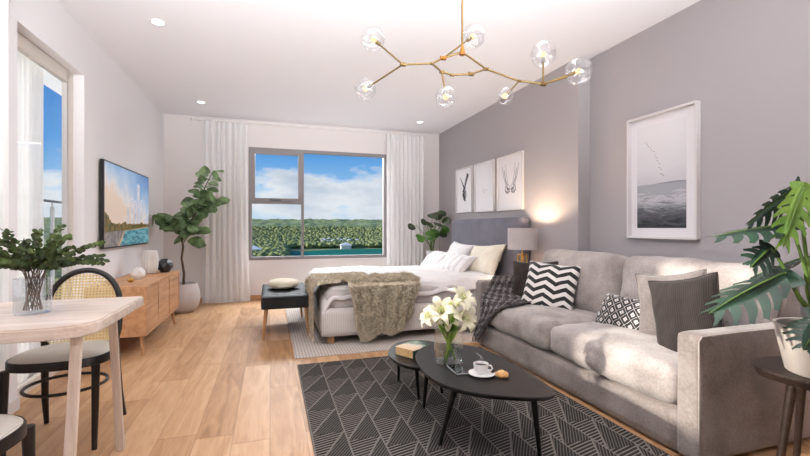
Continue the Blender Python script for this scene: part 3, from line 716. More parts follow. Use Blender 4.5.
# ------------------------------------------------------------------ fiddle-leaf fig
fg = thing('potted_fig_tree', 'tall fiddle-leaf fig tree in a rounded pale pot in the far left corner', 'plant', (-1.09, 6.15, 0))
pr = [(.12, 0), (.135, .003), (.182, .06), (.205, .16), (.20, .26), (.172, .35), (.165, .37), (.155, .37), (.158, .34), (.165, .30)]
MB().shell([(0.001, .002)]+pr, 48).build('pot', M['ceramic_pot'], fg, smooth=60)
MB().lathe([(.163, .32), (.05, .328), (.001, .33)], 24).build('soil', M['soil'], fg)
tr = MB()
main = [(0, 0, .31), (.01, 0, .5), (-.02, .01, .7), (0, 0, .85), (-.02, .0, .98)]
br1 = [(-.02, 0, .98), (-.08, -.02, 1.12), (-.19, -.03, 1.16), (-.32, -.05, 1.18)]
br2 = [(-.02, 0, .98), (.06, .0, 1.12), (.14, -.02, 1.28), (.20, -.03, 1.45), (.27, -.02, 1.66), (.36, 0, 1.86)]
br3 = [(.14, -.02, 1.28), (.28, -.05, 1.36), (.42, -.06, 1.42)]
br4 = [(0, 0, .9), (.08, -.02, 1.02), (.2, -.05, 1.1)]
for p, r in ((main, [.018, .016, .014, .014, .013]), (br1, [.011, .009, .007, .004]), (br2, [.012, .010, .009, .007, .006, .004]), (br3, [.007, .006, .003]), (br4, [.008, .006, .003])): tr.tube(p, r, 8)
tr.build('trunk', M['bark'], fg, smooth=180)
fo = MB(); rn = random.Random(11)
for path, n in ((br1, 24), (br2, 48), (br3, 18), (br4, 16)):
    for i in range(n):
        t = (.12+.88*i/(n-1))*(len(path)-1); k = min(int(t), len(path)-2); p = V(*path[k]).lerp(V(*path[k+1]), t-k)
        a = i*2.4+rn.uniform(-.4, .4); el = rn.uniform(-.1, .75)
        d = V(math.cos(a)*math.cos(el), math.sin(a)*math.cos(el)*.7, math.sin(el))
        Ln = rn.uniform(.14, .235)*(0.8 if path is br2 and i > 28 else 1)
        b = p+d*.03
        if (b+d*Ln).x < -.33: d = V(abs(d.x)*.4, d.y, d.z)
        leaf(fo, b, b+d*Ln, (rn.uniform(-.9, .9), -1, rn.uniform(-.1, 1.4)), Ln*rn.uniform(.34, .44), .12, .22)
fo.build('foliage', M['fig'], fg, smooth=180)

# ------------------------------------------------------------------ bench + pouf
bn = thing('bench', 'charcoal tufted leather bench on tapered oak legs at the bed foot', 'bench', (.155, 4.80, 0))
hx, hy = .24, .51
def benchtop(a, b):
    x = -hx+2*hx*a; y = -hy+2*hy*b
    tu = 0
    for bx in (-.11, 0, .11):
        for k in range(6):
            by = -.42+k*.168; d = math.hypot(x-bx, y-by); tu = max(tu, math.exp(-(d/.028)**2))
    e = min(1, min(a, 1-a, b, 1-b)*22); return (x, y, .425-.012*(1-e)**2-.018*tu+.006)
mb = MB(); mb.grid(benchtop, 36, 72); mb.rbox((0, 0, .362), (2*hx, 2*hy, .125), .012, (10, 14, 5)); mb.build('seat', M['leather'], bn, smooth=50)
for sx_ in (1, -1):
    for sy in (1, -1): MB().tube([(sx_*(hx-.05), sy*(hy-.06), .30), (sx_*(hx-.02), sy*(hy-.03), 0)], [.021, .011], 12).build('leg', M['oakleg'], bn, smooth=60)
pf = MB()
def pfn(a, b):
    t = 2*PI*a; ph = -PI/2+PI*b; c = math.cos(ph)**.55 if math.cos(ph) > 0 else 0; s = math.copysign(abs(math.sin(ph))**.8, math.sin(ph))
    r = 1+.03*noise.noise(V(math.cos(t)*2, math.sin(t)*2, s*2)); return (.165*c*math.cos(t)*r, .18*c*math.sin(t)*r, .052+.05*s)
pf.grid(pfn, 40, 16)
tag(pf.build('pouf_cushion', M['boucle'], smooth=180, loc=(.145, 4.83, .432)), 'round cream boucle cushion lying on the charcoal bench', 'cushion')

# ------------------------------------------------------------------ rugs
tag(MB().box((-1.08, -1.66, 0), (1.08, 1.66, .008)).build('woven_rug', M['light_rug'], bevel=.002, loc=(1.28, 5.28, 0)), 'pale beige woven rug lying under the bed and bench', 'rug')
tag(MB().box((0, -2.55, 0), (1.625, 0, .011)).build('patterned_rug', M['dark_rug'], bevel=.002, loc=(.205, 3.435, 0)), 'charcoal rug with pale geometric triangle lines under the coffee tables', 'rug')

# ------------------------------------------------------------------ bed
bd = thing('bed', 'double bed with ribbed cream base and blue-grey headboard', 'bed', (1.58, 4.94, .008))
# local coords: x from -1.13 (foot) to 1.12 (head), y -1.04..1.04
MB().rbox((-.0, 0, .205), (2.26, 2.06, .27), .03, (30, 26, 5)).build('base', M['bedbase'], bd, smooth=180)
for x in (-1.03, .9):
    for y in (-.93, .93): MB().box((x-.03, y-.03, 0), (x+.03, y+.03, .08)).build('leg', M['oakleg'], bd, bevel=.004)
MB().rbox((.01, 0, .415), (2.20, 2.0, .19), .06, (26, 24, 8), wr=.006, seed=2).build('mattress', M['sheet_grey'], bd, smooth=180)
hb = MB().rbox((1.175, .10, .62), (.11, 1.94, 1.20), .025, (4, 26, 20), puff=(.006, 0, 0)).build('headboard', M['headboard'], bd, smooth=180)
def duv(a, b):
    x = -1.10+1.95*a; y = -1.0+2.0*b
    edge = max(0, (.06-min(b, 1-b))/.06); ft = max(0, (.05-a)/.05)
    z = .522+.03*math.sin(PI*b)+.018*noise.noise(V(x*2.2, y*2.4, 1))+.013*noise.noise(V(x*6+y*3, y*5, 4))+.008*noise.noise(V(x*11, y*9, 4))
    z += .035*math.exp(-((x+.05+y*.5)/.12)**2)*(.6+.6*noise.noise(V(y*3, 2, 2)))   # a fold across
    yy = y+(.02*edge if b > .5 else -.02*edge)
    side = .10+.05*noise.noise(V(x*4, 0, 7))
    z -= side*edge**1.5; z -= .16*ft**1.5
    return (x-.02*ft, yy, z)
MB().grid(duv, 110, 90).build('duvet', M['duvet'], bd, smooth=180, solid=.02)

def pillow(name, m, w, h, th, loc, rot, lab, cat='pillow', pinch=.10, seed=0, group=None, seam=False, wr=.012, n=30, piping=None):
    mb = MB()
    def sheet(sg):
        def fn(a, b):
            u, v = 2*a-1, 2*b-1
            t = max(0, (1-abs(u)**2.6)*(1-abs(v)**2.6))**.55
            x = w/2*u*(1-pinch*(1-v*v)**1.2*abs(u)**2); y = h/2*v*(1-pinch*(1-u*u)**1.2*abs(v)**2)
            k = wr*(noise.noise(V(u*2.4+seed, v*2.4, sg))+.5*noise.noise(V(u*6+seed, v*5, sg)))*min(1, t*1.5)
            # creases radiating from the corners
            return (x, y, sg*(th/2*t)+sg*k+.0)
        return fn
    mb.grid(sheet(1), n, n); f = sheet(-1); mb.grid(lambda a, b: f(1-a, b), n, n)
    o = mb.build(name, m, smooth=180)
    o.location = loc; o.rotation_euler = rot; tag(o, lab, cat, group)
    if piping:
        pts = []
        for k in range(81):
            s = k/80*4; e = int(s) % 4; r = (s-int(s))*2-1 if k < 80 else -1
            if k == 80: e = 0
            u, v = ((r, -1), (1, r), (-r, 1), (-1, -r))[e]
            pts.append((w/2*u*(1-pinch*(1-v*v)**1.2), h/2*v*(1-pinch*(1-u*u)**1.2), 0))
        MB().tube(pts, .005, 6).build('piping', piping, o, smooth=180)
    return o
# pillow local: x width, y height, z thickness. To stand facing -X: y->Z, z->-X
def stand(yaw, lean, roll=0):
    # facing direction -X rotated by yaw about Z; lean back by `lean` from vertical
    m = Matrix.Rotation(yaw, 3, 'Z') @ Matrix(((0, 0, -1), (-1, 0, 0), (0, 1, 0))) @ Matrix.Rotation(-lean, 3, 'X') @ Matrix.Rotation(roll, 3, 'Z')
    return m.to_euler()
def stand_e(yaw, lean, roll=0): return stand(yaw, lean, roll)
pillow('bed_pillow', M['whitecotton'], .66, .42, .17, (2.56, 5.48, .70), stand(.05, .50, -.06), 'white pillow leaning on the headboard, farther from the lamp', seed=3, group='pillows on the bed')
pillow('bed_pillow', M['cream'], .66, .44, .17, (2.53, 4.66, .70), stand(.10, .52, .08), 'cream pillow leaning on the headboard nearest the lamp', seed=5, group='pillows on the bed')
pillow('bed_pillow', M['stripes'], .66, .34, .17, (2.30, 5.66, .635), stand(.0, .85), 'striped white pillow at the far side of the bed', seed=7, group='pillows on the bed')
pillow('bed_pillow', M['stripes'], .70, .34, .17, (2.28, 4.98, .63), stand(.12, .85), 'striped white pillow in front of the cream pillow', seed=9, group='pillows on the bed')

# fur throw over the bed's near foot corner
def furpath(s):      # 0 on top of bed .. 1 hanging down the near side; returns (y, z)
    top = 1.0; 
    if s < .50: return (-.60-.43*(s/.50), .565)
    t = (s-.50)/.50
    if t < .15: q = t/.15*PI/2; return (-1.03-.035*math.sin(q), .530+.035*math.cos(q))
    return (-1.065-.012*(t-.15), .530-(t-.15)/.85*.475)
def furfn(a, b):
    xl = -.93+.30*(b**2)*.5; xr = -.18-.10*b+.14*math.sin(b*3)*(1-b)
    x = xl+(xr-xl)*a+.02*noise.noise(V(b*5, a*3, 0)); y, z = furpath(b)
    end = .10*noise.noise(V(a*3.3, 1.3, 0))-.08*(a > .62)*(a-.62)/.38*2.0
    if b > .57: z = z-end*-1*(b-.57)/.43 if False else z+(-end if end < 0 else -end*.3)*(b-.57)/.43
    w = .020*math.sin(a*15+b*2)+.02*noise.noise(V(a*7, b*9, 2))
    if b > .55: y -= abs(w)*1.1+.02
    else: z += abs(w)+.012
    return (x, y, z)
def furleft(a, b):   # the part dragged over the foot corner
    yb_ = -1.0+.80*a
    if b < .45: x = -.55-(.60)*(b/.45); z = .566+.015*math.sin(a*9)+.01*noise.noise(V(a*5, b*8, 3)); y = yb_+.25*(1-b/.45)*(1-a)
    else:
        t = (b-.45)/.55; q_ = min(1, t/.15)*PI/2
        x = -1.15-.05*math.sin(q_)-.02*math.sin(a*12)*t; z = .555-.04*(1-math.cos(q_))-max(0, t-.12)*.53*(1-.35*a); y = yb_-.05*t
    return (x, y, z)
fur = MB(); fur.grid(furfn, 60, 90); nb = len(fur.v); fur.grid(furleft, 36, 50)
def tufts(mb, fn, n, ln, rn, nf):
    vs, fs = [], []
    for _ in range(n):
        a, b = rn.random(), rn.random(); p = V(*fn(a, b)); pu = V(*fn(min(1, a+.01), b)); pv = V(*fn(a, min(1, b+.01)))
        if a > .985 or b > .985: pu = p*2-V(*fn(a-.01, b)); pv = p*2-V(*fn(a, b-.01))
        nr = (pu-p).cross(pv-p)
        if nr.length < 1e-9: continue
        nr.normalize()
        if nr.dot(V(*nf)) < 0: nr = -nr
        d = (nr*.7+V(rn.uniform(-.7, .7), rn.uniform(-.7, .7), rn.uniform(-.9, .4))).normalized()*ln*rn.uniform(.6, 1.2)
        s = d.cross(V(rn.random(), rn.random(), rn.random())).normalized()*.0028
        k = len(vs); vs += [p+s, p-s, p+d]; fs.append((k, k+1, k+2))
    mb.add(vs, fs)
rf = random.Random(5)
tufts(fur, furfn, 17000, .030, rf, (0, -.6, .8)); tufts(fur, furleft, 8000, .030, rf, (-.6, -.1, .8))
tag(fur.build('fur_throw', M['fur'], smooth=180, merge=False, loc=(1.58, 4.94, .008)), 'shaggy taupe fur throw draped over the foot corner of the bed', 'blanket')

# ------------------------------------------------------------------ bedside tables, lamp, round-leaf plant
ns0 = thing('bedside_table', 'wooden bedside table between the bed and the sofa, under the lamp', 'bedside table', (2.56, 3.81, 0), 0, 'bedside tables')
MB().box((-.20, -.19, .14), (.20, .19, .50)).build('body', M['oak'], ns0, bevel=.004)
dr = MB().box((-.213, -.18, .33), (-.201, .18, .49)).build('drawer', M['oak'], ns0, bevel=.002); MB().ball((-.222, 0, .41), .011).build('knob', M['brass'], dr, smooth=180)
for sx_ in (1, -1):
    for sy in (1, -1): MB().tube([(sx_*.16, sy*.15, .14), (sx_*.18, sy*.17, 0)], [.018, .011], 10).build('leg', M['oakleg'], ns0, smooth=60)
dup(ns0, (2.56, 6.30, 0), label='wooden bedside table in the far corner under the round-leaved plant')
lp = thing('table_lamp', 'gold table lamp with a grey drum shade beside the bed', 'lamp', (2.53, 3.81, .50))
MB().lathe([(.075, 0), (.075, .012), (.03, .018), (.012, .03), (.012, .045)], 32).build('base', M['gold'], lp, smooth=40)
mb = MB()
for s1, s2 in ((1, 1), (1, -1), (-1, 1), (-1, -1)): mb.tube([(s1*.045, s2*.045, .02), (s1*.030, s2*.030, .32)], .009, 8)
mb.box((-.05, -.05, .012), (.05, .05, .024)); mb.box((-.036, -.036, .315), (.036, .036, .327)); mb.tube([(0, 0, .32), (0, 0, .40)], .007, 8)
mb.build('stem', M['gold'], lp, smooth=50)
MB().shell([(.152, .375), (.150, .60), (.147, .60), (.149, .375), (.152, .375)], 48).build('lamp_shade', M['lampshade'], lp, smooth=50)
MB().lathe([(.012, .40), (.026, .44), (.03, .47), (.02, .50), (.001, .505)], 16).build('bulb', M['bulb'], lp, smooth=180)
l = bpy.data.lights.new('lamp_light', 'POINT'); l.energy = 22; l.color = (1, .76, .5); l.shadow_soft_size = .03
lo = bpy.data.objects.new('lamp_light', l); C.objects.link(lo); lo.location = (2.53, 3.81, .53+.50)

pp = thing('potted_round_leaf_plant', 'round-leaved green houseplant in a white pot left of the headboard', 'plant', (2.51, 6.32, .50))
MB().shell([(.001, .002), (.075, 0), (.098, .20), (.10, .235), (.093, .235), (.088, .2)], 32).build('pot', M['pot_white'], pp, smooth=50)
MB().lathe([(.09, .19), (.001, .2)], 20).build('soil', M['soil'], pp)
stm = MB(); lg = MB(); ld = MB(); rp = random.Random(4)
tips = [(-.375, -.05, .62, 1), (-.24, -.08, .46, 0), (-.20, .02, .42, 0), (-.06, -.05, .52, 0), (.0, -.08, .56, 0), (.05, .02, .50, 0), (.10, .05, .80, 1), (.16, .0, .84, 1), (.22, -.05, .72, 1), (-.13, .05, .70, 1), (.16, -.06, .62, 0), (.22, .0, .57, 0), (-.02, .08, .66, 1), (.2, .04, .5, 1), (-.08, -.12, .44, 0), (.05, -.1, .66, 1), (-.02, -.05, .80, 1)]
for x, y, z, dk in tips:
    p0 = (rp.uniform(-.04, .04), rp.uniform(-.04, .04), .19); stm.tube([p0, (p0[0]*.6+x*.25, y*.3, .19+(z-.19)*.6), (x*.75, y*.8, z+.02), (x, y, z)], .0042, 6)
    r = rp.uniform(.062, .088); d = V(x*1.0+rp.uniform(-.1, .1), y-.25, -.12).normalized()
    leaf(ld if dk else lg, V(x, y, z)-d*r, V(x, y, z)+d*r*1.1, (rp.uniform(-.4, .4), -1, .45), r, .1, .1, 7, True)
stm.build('stems', M['monstem'], pp, smooth=180); lg.build('foliage', M['pilea'], pp, smooth=180); ld.build('dark_foliage', M['pilea_dark'], pp, smooth=180)

# ------------------------------------------------------------------ SOFA
sf = thing('sofa', 'grey-beige velvet two-seat sofa with square arms against the right wall', 'sofa', (2.34, 2.485, .0))
# local: x -.49..+.48, y -1.085..1.085
fx0 = -.49
MB().rbox((-.005, 0, .11), (.93, 1.94, .19), .012, (4, 30, 4)).build('base', M['sofa'], sf, smooth=180)
for sy, zz in ((-1, .0), (1, 0)):
    a = MB().rbox((-.0, sy*1.025, .31), (.96, .118, .59), .022, (30, 6, 20), wr=.003, seed=sy).build('arm', M['sofa'], sf, smooth=180)
    pts = [(-.478, sy*1.083, .02), (-.478, sy*1.083, .58), (-.46, sy*1.083, .602), (.46, sy*1.083, .602)]
    MB().tube(pts, .0045, 6).build('piping', M['piping'], a, smooth=180)
MB().rbox((.37, 0, .46), (.18, 1.94, .72), .04, (6, 30, 14)).build('back_frame', M['sofa'], sf, smooth=180)
for sy in (-1, 1):
    MB().rbox((-.165, sy*.482, .325), (.66, .96, .20), .06, (26, 34, 10), puff=(.012, 0, .030), wr=.016, seed=3+sy, wsc=7).build('seat_cushion', M['sofa_light'], sf, smooth=180)
    bc = MB().rbox((0, 0, 0), (.21, .95, .50), .085, (12, 34, 22), puff=(.05, 0, .012), wr=.018, seed=9+sy, wsc=6)
    bc.xf(Matrix.Translation((.215, sy*.482, .64)) @ Matrix.Rotation(.16, 4, 'Y')); bc.build('back_cushion', M['sofa_light'], sf, smooth=180)
for x in (-.42, .40):
    for y in (-1.02, 1.02): MB().box((x-.03, y-.03, 0), (x+.03, y+.03, .018)).build('foot', M['black'], sf)

pillow('throw_pillow', M['dkbrown'], .46, .42, .15, (2.29, 3.26, .60), stand(.58, .32, .05), 'dark brown velvet pillow behind the chevron pillow', seed=13, group='pillows on the sofa')
pillow('throw_pillow', M['chevron'], .47, .43, .16, (2.26, 3.00, .60), stand(.50, .40, -.05), 'black and white chevron pillow on the far sofa cushion', seed=15, group='pillows on the sofa', pinch=.07)
pillow('throw_pillow', M['diamonds'], .42, .25, .13, (2.27, 2.215, .52), stand(.12, .50, -.03), 'small black and white diamond-pattern lumbar pillow on the sofa', seed=17, group='pillows on the sofa', pinch=.06)
pillow('throw_pillow', M['greypil'], .40, .44, .17, (2.31, 1.915, .62), stand(.30, .26, .16), 'plain grey linen pillow behind the dark corduroy pillow', seed=19, group='pillows on the sofa', pinch=.13, wr=.014, piping=M['greypil'])
pillow('throw_pillow', M['corduroy'], .36, .46, .20, (2.17, 1.70, .605), stand(.22, .20, .24), 'dark grey corduroy pillow against the near sofa arm', seed=21, group='pillows on the sofa', pinch=.09, wr=.010, piping=M['dkbrown'])

# charcoal throw over the far arm and seat corner, control net (x, y, z) world, rows along the fall
net = [[(2.62, 3.585, .50), (2.45, 3.590, .52), (2.30, 3.590, .54), (2.15, 3.590, .52)],
       [(2.60, 3.57, .625), (2.42, 3.57, .625), (2.22, 3.57, .625), (2.05, 3.57, .625)],
       [(2.56, 3.44, .63), (2.36, 3.44, .63), (2.14, 3.44, .63), (1.97, 3.46, .625)],
       [(2.48, 3.38, .50), (2.26, 3.37, .50), (2.04, 3.38, .52), (1.90, 3.42, .54)],
       [(2.40, 3.26, .475), (2.18, 3.20, .470), (1.96, 3.26, .475), (1.855, 3.42, .50)],
       [(2.22, 3.10, .465), (2.04, 3.08, .465), (1.87, 3.16, .460), (1.825, 3.40, .42)],
       [(1.98, 3.02, .455), (1.87, 3.04, .450), (1.815, 3.18, .36), (1.815, 3.40, .30)],
       [(1.83, 3.10, .40), (1.815, 3.20, .33), (1.805, 3.30, .24), (1.81, 3.46, .18)],
       [(1.81, 3.22, .30), (1.80, 3.32, .20), (1.80, 3.40, .12), (1.805, 3.52, .08)]]
def bsp(P, t):
    n = len(P)-1; x = t*n; i = min(int(x), n-1); f = x-i
    p0, p1, p2, p3 = P[max(i-1, 0)], P[i], P[i+1], P[min(i+2, n)]
    return p1*.5*2*.5*2*0+ .5*((2*p1)+(p2-p0)*f+(2*p0-5*p1+4*p2-p3)*f*f+(3*p1-p0-3*p2+p3)*f**3)
netv = [[V(*p) for p in r] for r in net]
def thr(a, b):
    P = [bsp(r, a) for r in netv]; p = bsp(P, b)
    d = .011*math.sin(a*26+3*noise.noise(V(b*3, a*2, 0)))+.014*noise.noise(V(a*6, b*8, 0))
    amt = min(1, max(.25, (b-.3)*2.2)); return p+V(-.55, -.25, .8)*(abs(d)*amt+.004)
th = MB(); th.grid(thr, 60, 110)
for i in range(44):      # fringe
    p = V(*thr(i/43, 1.0)); e = p+V(rf.uniform(-.006, .004), rf.uniform(-.01, .01), -.05+rf.uniform(-.012, .01)); th.tube([p, (p+e)/2+V(-.004, 0, 0), e], .0018, 4)
tag(th.build('throw_blanket', M['throw'], smooth=180), 'charcoal plaid throw draped over the far sofa arm', 'blanket')

# ------------------------------------------------------------------ pictures
def picture(y0, y1, z0, z1, xw, mattw, lab, draw, deep=.03, fw=.014, group=None):
    """hung on a wall facing -X; local u = distance from the far (large y) edge"""
    w, h = y1-y0, z1-z0; t = thing('framed_picture', lab, 'picture', (xw, y1, z0), 0, group)
    mb = MB(); e = .001
    mb.box((-deep, -w, 0), (-e, -w+fw, h)); mb.box((-deep, -fw, 0), (-e, 0, h)); mb.box((-deep, -w+fw, 0), (-e, -fw, fw)); mb.box((-deep, -w+fw, h-fw), (-e, -fw, h))
    mb.build('frame', M['frame_white'], t, bevel=.0015)
    pm = MB(); xp = -.008
    def P(mi, pts, lift=0): pm.cur = mi; pm.poly([(xp-lift, -u, v) for u, v in pts])
    P(0, [(fw, fw), (w-fw, fw), (w-fw, h-fw), (fw, h-fw)])
    mats = draw(P, w, h); pm.build('print', [M['paper']]+mats, t); return t
ink = mat('grey_ink', '3A3A3E', .8); inkl = mat('pale_ink', '8F8C92', .8); inkm = mat('mid_ink', '66646A', .8)
def stroke(P, mi, pts, ws, lift):
    for i in range(len(pts)-1):
        (x0, y0), (x1, y1) = pts[i], pts[i+1]; d = math.hypot(x1-x0, y1-y0) or 1; nx, ny = -(y1-y0)/d, (x1-x0)/d; a, b = ws[i]/2, ws[i+1]/2
        P(mi, [(x0+nx*a, y0+ny*a), (x0-nx*a, y0-ny*a), (x1-nx*b, y1-ny*b), (x1+nx*b, y1+ny*b)], lift+i*1e-5)
def draw_hold(P, w, h):      # two forearms meeting in a clasp, charcoal drawing
    def p(*q): return [(w*a, h*b) for a, b in q]
    stroke(P, 1, p((.24, .80), (.36, .68), (.46, .58), (.50, .50)), [.012, .02, .035, .045], .0006)
    stroke(P, 1, p((.72, .85), (.62, .72), (.54, .60), (.50, .50)), [.075, .06, .05, .055], .0008)
    stroke(P, 1, p((.50, .54), (.45, .44), (.47, .34), (.55, .26)), [.06, .09, .07, .03], .001)
    stroke(P, 2, p((.52, .52), (.60, .42), (.56, .32)), [.04, .055, .03], .0013)
    stroke(P, 2, p((.66, .84), (.58, .70), (.50, .57)), [.018, .014, .02], .0016)
    for k in range(4): stroke(P, 1, p((.46+.04*k, .36), (.49+.035*k, .27-.01*k)), [.014, .006], .0018)
    return [ink, inkl]
def draw_line(P, w, h):      # a few fine lines
    def p(*q): return [(w*a, h*b) for a, b in q]
    stroke(P, 1, p((.42, .40), (.46, .47), (.49, .42), (.47, .38), (.52, .40), (.56, .45)), [.004]*6, .0006)
    stroke(P, 1, p((.60, .42), (.64, .44), (.62, .40)), [.004]*3, .0006); return [inkl]
def draw_reach(P, w, h):     # two arms coming down to touching hands
    def p(*q): return [(w*a, h*b) for a, b in q]
    for s in (-1, 1):
        X = lambda a: .5+s*a
        stroke(P, 1, p((X(.32), .82), (X(.26), .62), (X(.17), .45), (X(.09), .38)), [.006, .008, .008, .01], .0006)
        stroke(P, 1, p((X(.19), .84), (X(.15), .64), (X(.10), .50), (X(.03), .42)), [.004, .007, .008, .01], .0006)
        stroke(P, 2, p((X(.24), .74), (X(.19), .56), (X(.11), .44)), [.012, .018, .02], .0005)
        stroke(P, 1, p((X(.18), .45), (X(.20), .36), (X(.13), .31), (X(.05), .33), (X(.02), .40)), [.012, .016, .014, .012, .01], .0008)
        for k in range(4): stroke(P, 1, p((X(.16-.035*k), .36), (X(.14-.04*k), .30+.008*k)), [.012, .006], .001)
        stroke(P, 2, p((X(.14), .40), (X(.04), .38)), [.04, .03], .0004)
    return [inkm, inkl]
G = 'framed hand drawings above the bed'
picture(5.52, 6.06, 1.335, 2.015, XR, .05, 'white-framed drawing of a dark hand clasp, leftmost above the bed', draw_hold, group=G)
picture(4.885, 5.445, 1.325, 2.01, XR, .05, 'white-framed nearly blank line drawing, middle above the bed', draw_line, group=G)
picture(4.22, 4.80, 1.32, 2.005, XR, .05, 'white-framed drawing of two arms with touching hands, nearest the lamp', draw_reach, group=G)
def seamat():
    m = mat('sea_print', 'D8D6DA', .6); t = NT(m); x, y, z = t.xyz(t.coord('Object')); v = t.coord('Object', (1, 1, 6))
    n = t.noise(v, 6, 5, .65, .5)
    f = t.mt('ADD', t.mt('MULTIPLY', z, 3.0), t.mt('MULTIPLY', t.mt('SUBTRACT', n, .5), 1.1))
    t.col(t.ramp(f, ((.30, '222428'), (.65, '5C5E64'), (1.0, 'A3A3A9'), (1.25, 'C9C7CC')))); return m
def skymat():
    m = mat('mist_print', 'DAD7DB', .6); t = NT(m); x, y, z = t.xyz(t.coord('Object'))
    t.col(t.ramp(t.mt('ADD', z, t.mt('MULTIPLY', t.noise(t.coord('Object'), 4, 3), .1)), ((.45, 'C3C1C6'), (.62, 'D6D3D7'), (.9, 'E0DDE0')))); return m
def draw_sea(P, w, h):
    u0, u1, v0, v1 = .075, w-.105, .085, h-.085; hz = .44
    P(1, [(u0, v0), (u1, v0), (u1, hz), (u0, hz)], .0004); P(2, [(u0, hz), (u1, hz), (u1, v1), (u0, v1)], .0004)
    P(3, [(u1, hz+.004), (u1, hz-.003), (w*.35, hz-.001), (w*.52, hz+.006), (w*.7, hz+.010)], .0006)
    pts = [(.16, .79), (.175, .775), (.185, .755), (.205, .74), (.215, .72), (.235, .705), (.25, .675), (.26, .65), (.27, .625), (.29, .60), (.285, .57), (.30, .555), (.315, .51), (.325, .50), (.30, .515)]
    for i, (a, b) in enumerate(pts):
        a = a*w/.62*1.0; s = .010
        P(4, [(a-s, b+s*.5), (a, b), (a-s*.1, b-.004)], .0007); P(4, [(a, b), (a+s, b+s*.4), (a+s*.1, b-.004)], .0007)
    return [seamat(), skymat(), inkl, ink]
picture(2.222, 2.842, 1.015, 2.022, XR2, .09, 'large white-framed photo of birds over a dark sea, above the sofa', draw_sea, deep=.045, fw=.016)

# ------------------------------------------------------------------ COFFEE TABLES
def smooth_closed(pts, n=8):
    out = []; m = len(pts)
    for i in range(m):
        p0, p1, p2, p3 = [V(*pts[(i+k-1) % m], 0) for k in range(4)]
        for j in range(n):
            f = j/n; p = .5*((2*p1)+(p2-p0)*f+(2*p0-5*p1+4*p2-p3)*f*f+(3*p1-p0-3*p2+p3)*f**3); out.append((p.x, p.y))
    return out
def tabletop(pts, z, th, inset=.012):
    n = len(pts); cx = sum(p[0] for p in pts)/n; cy = sum(p[1] for p in pts)/n
    def sc(k): return [((x-cx)*k+cx, (y-cy)*k+cy) for x, y in pts]
    rings = [(sc(1-.05), z-th), (sc(1-.008), z-th*.45), (sc(1), z-th*.2), (sc(.995), z)]
    mb = MB(); vs = []
    for r, zz in rings: vs += [(x, y, zz) for x, y in r]
    fs = [(i*n+k, i*n+(k+1) % n, (i+1)*n+(k+1) % n, (i+1)*n+k) for i in range(3) for k in range(n)]
    fs += [tuple(range(n-1, -1, -1)), tuple(3*n+k for k in range(n))]; mb.add(vs, fs); return mb
ctx, cty = 1.0, 2.0
out = [(.80, 2.28), (.757, 2.08), (.758, 1.92), (.800, 1.79), (.91, 1.665), (1.09, 1.568), (1.19, 1.555), (1.236, 1.62), (1.262, 1.78), (1.272, 1.98), (1.262, 2.18), (1.21, 2.36), (1.09, 2.475), (.95, 2.47), (.86, 2.39)]
big = thing('coffee_table', 'larger black leaf-shaped coffee table holding the lily vase', 'coffee table', (ctx, cty, .011), 0, 'nesting black coffee tables')
tabletop(smooth_closed([(x-ctx, y-cty) for x, y in out]), .349, .026).build('tabletop', M['black_wood'], big, smooth=35)
for (x0, y0), (x1, y1) in (((.86, 1.86), (.812, 1.945)), ((1.16, 1.66), (1.225, 1.70)), ((.87, 2.26), (.886, 2.375)), ((1.14, 2.38), (1.14, 2.47))):
    MB().tube([(x0-ctx, y0-cty, .325), (x1-ctx, y1-cty, 0)], [.016, .010], 12).build('leg', M['black_wood'], big, smooth=60)
sm = thing('coffee_table', 'smaller lower black coffee table holding the book', 'coffee table', (.91, 2.53, .011), 0, 'nesting black coffee tables')
tabletop(smooth_closed([(-.19, .06), (-.195, -.10), (-.15, -.225), (-.04, -.29), (.12, -.27), (.21, -.14), (.235, .05), (.18, .22), (.06, .29), (-.08, .25)]), .289, .024).build('tabletop', M['black_wood'], sm, smooth=35)
for (x0, y0), (x1, y1) in (((-.10, .10), (-.036, .33)), ((-.06, -.12), (-.01, -.03)), ((.13, .0), (.17, .02))):
    MB().tube([(x0, y0, .266), (x1, y1, 0)], [.014, .009], 12).build('leg', M['black_wood'], sm, smooth=60)
ZT = .36; ZS = .30
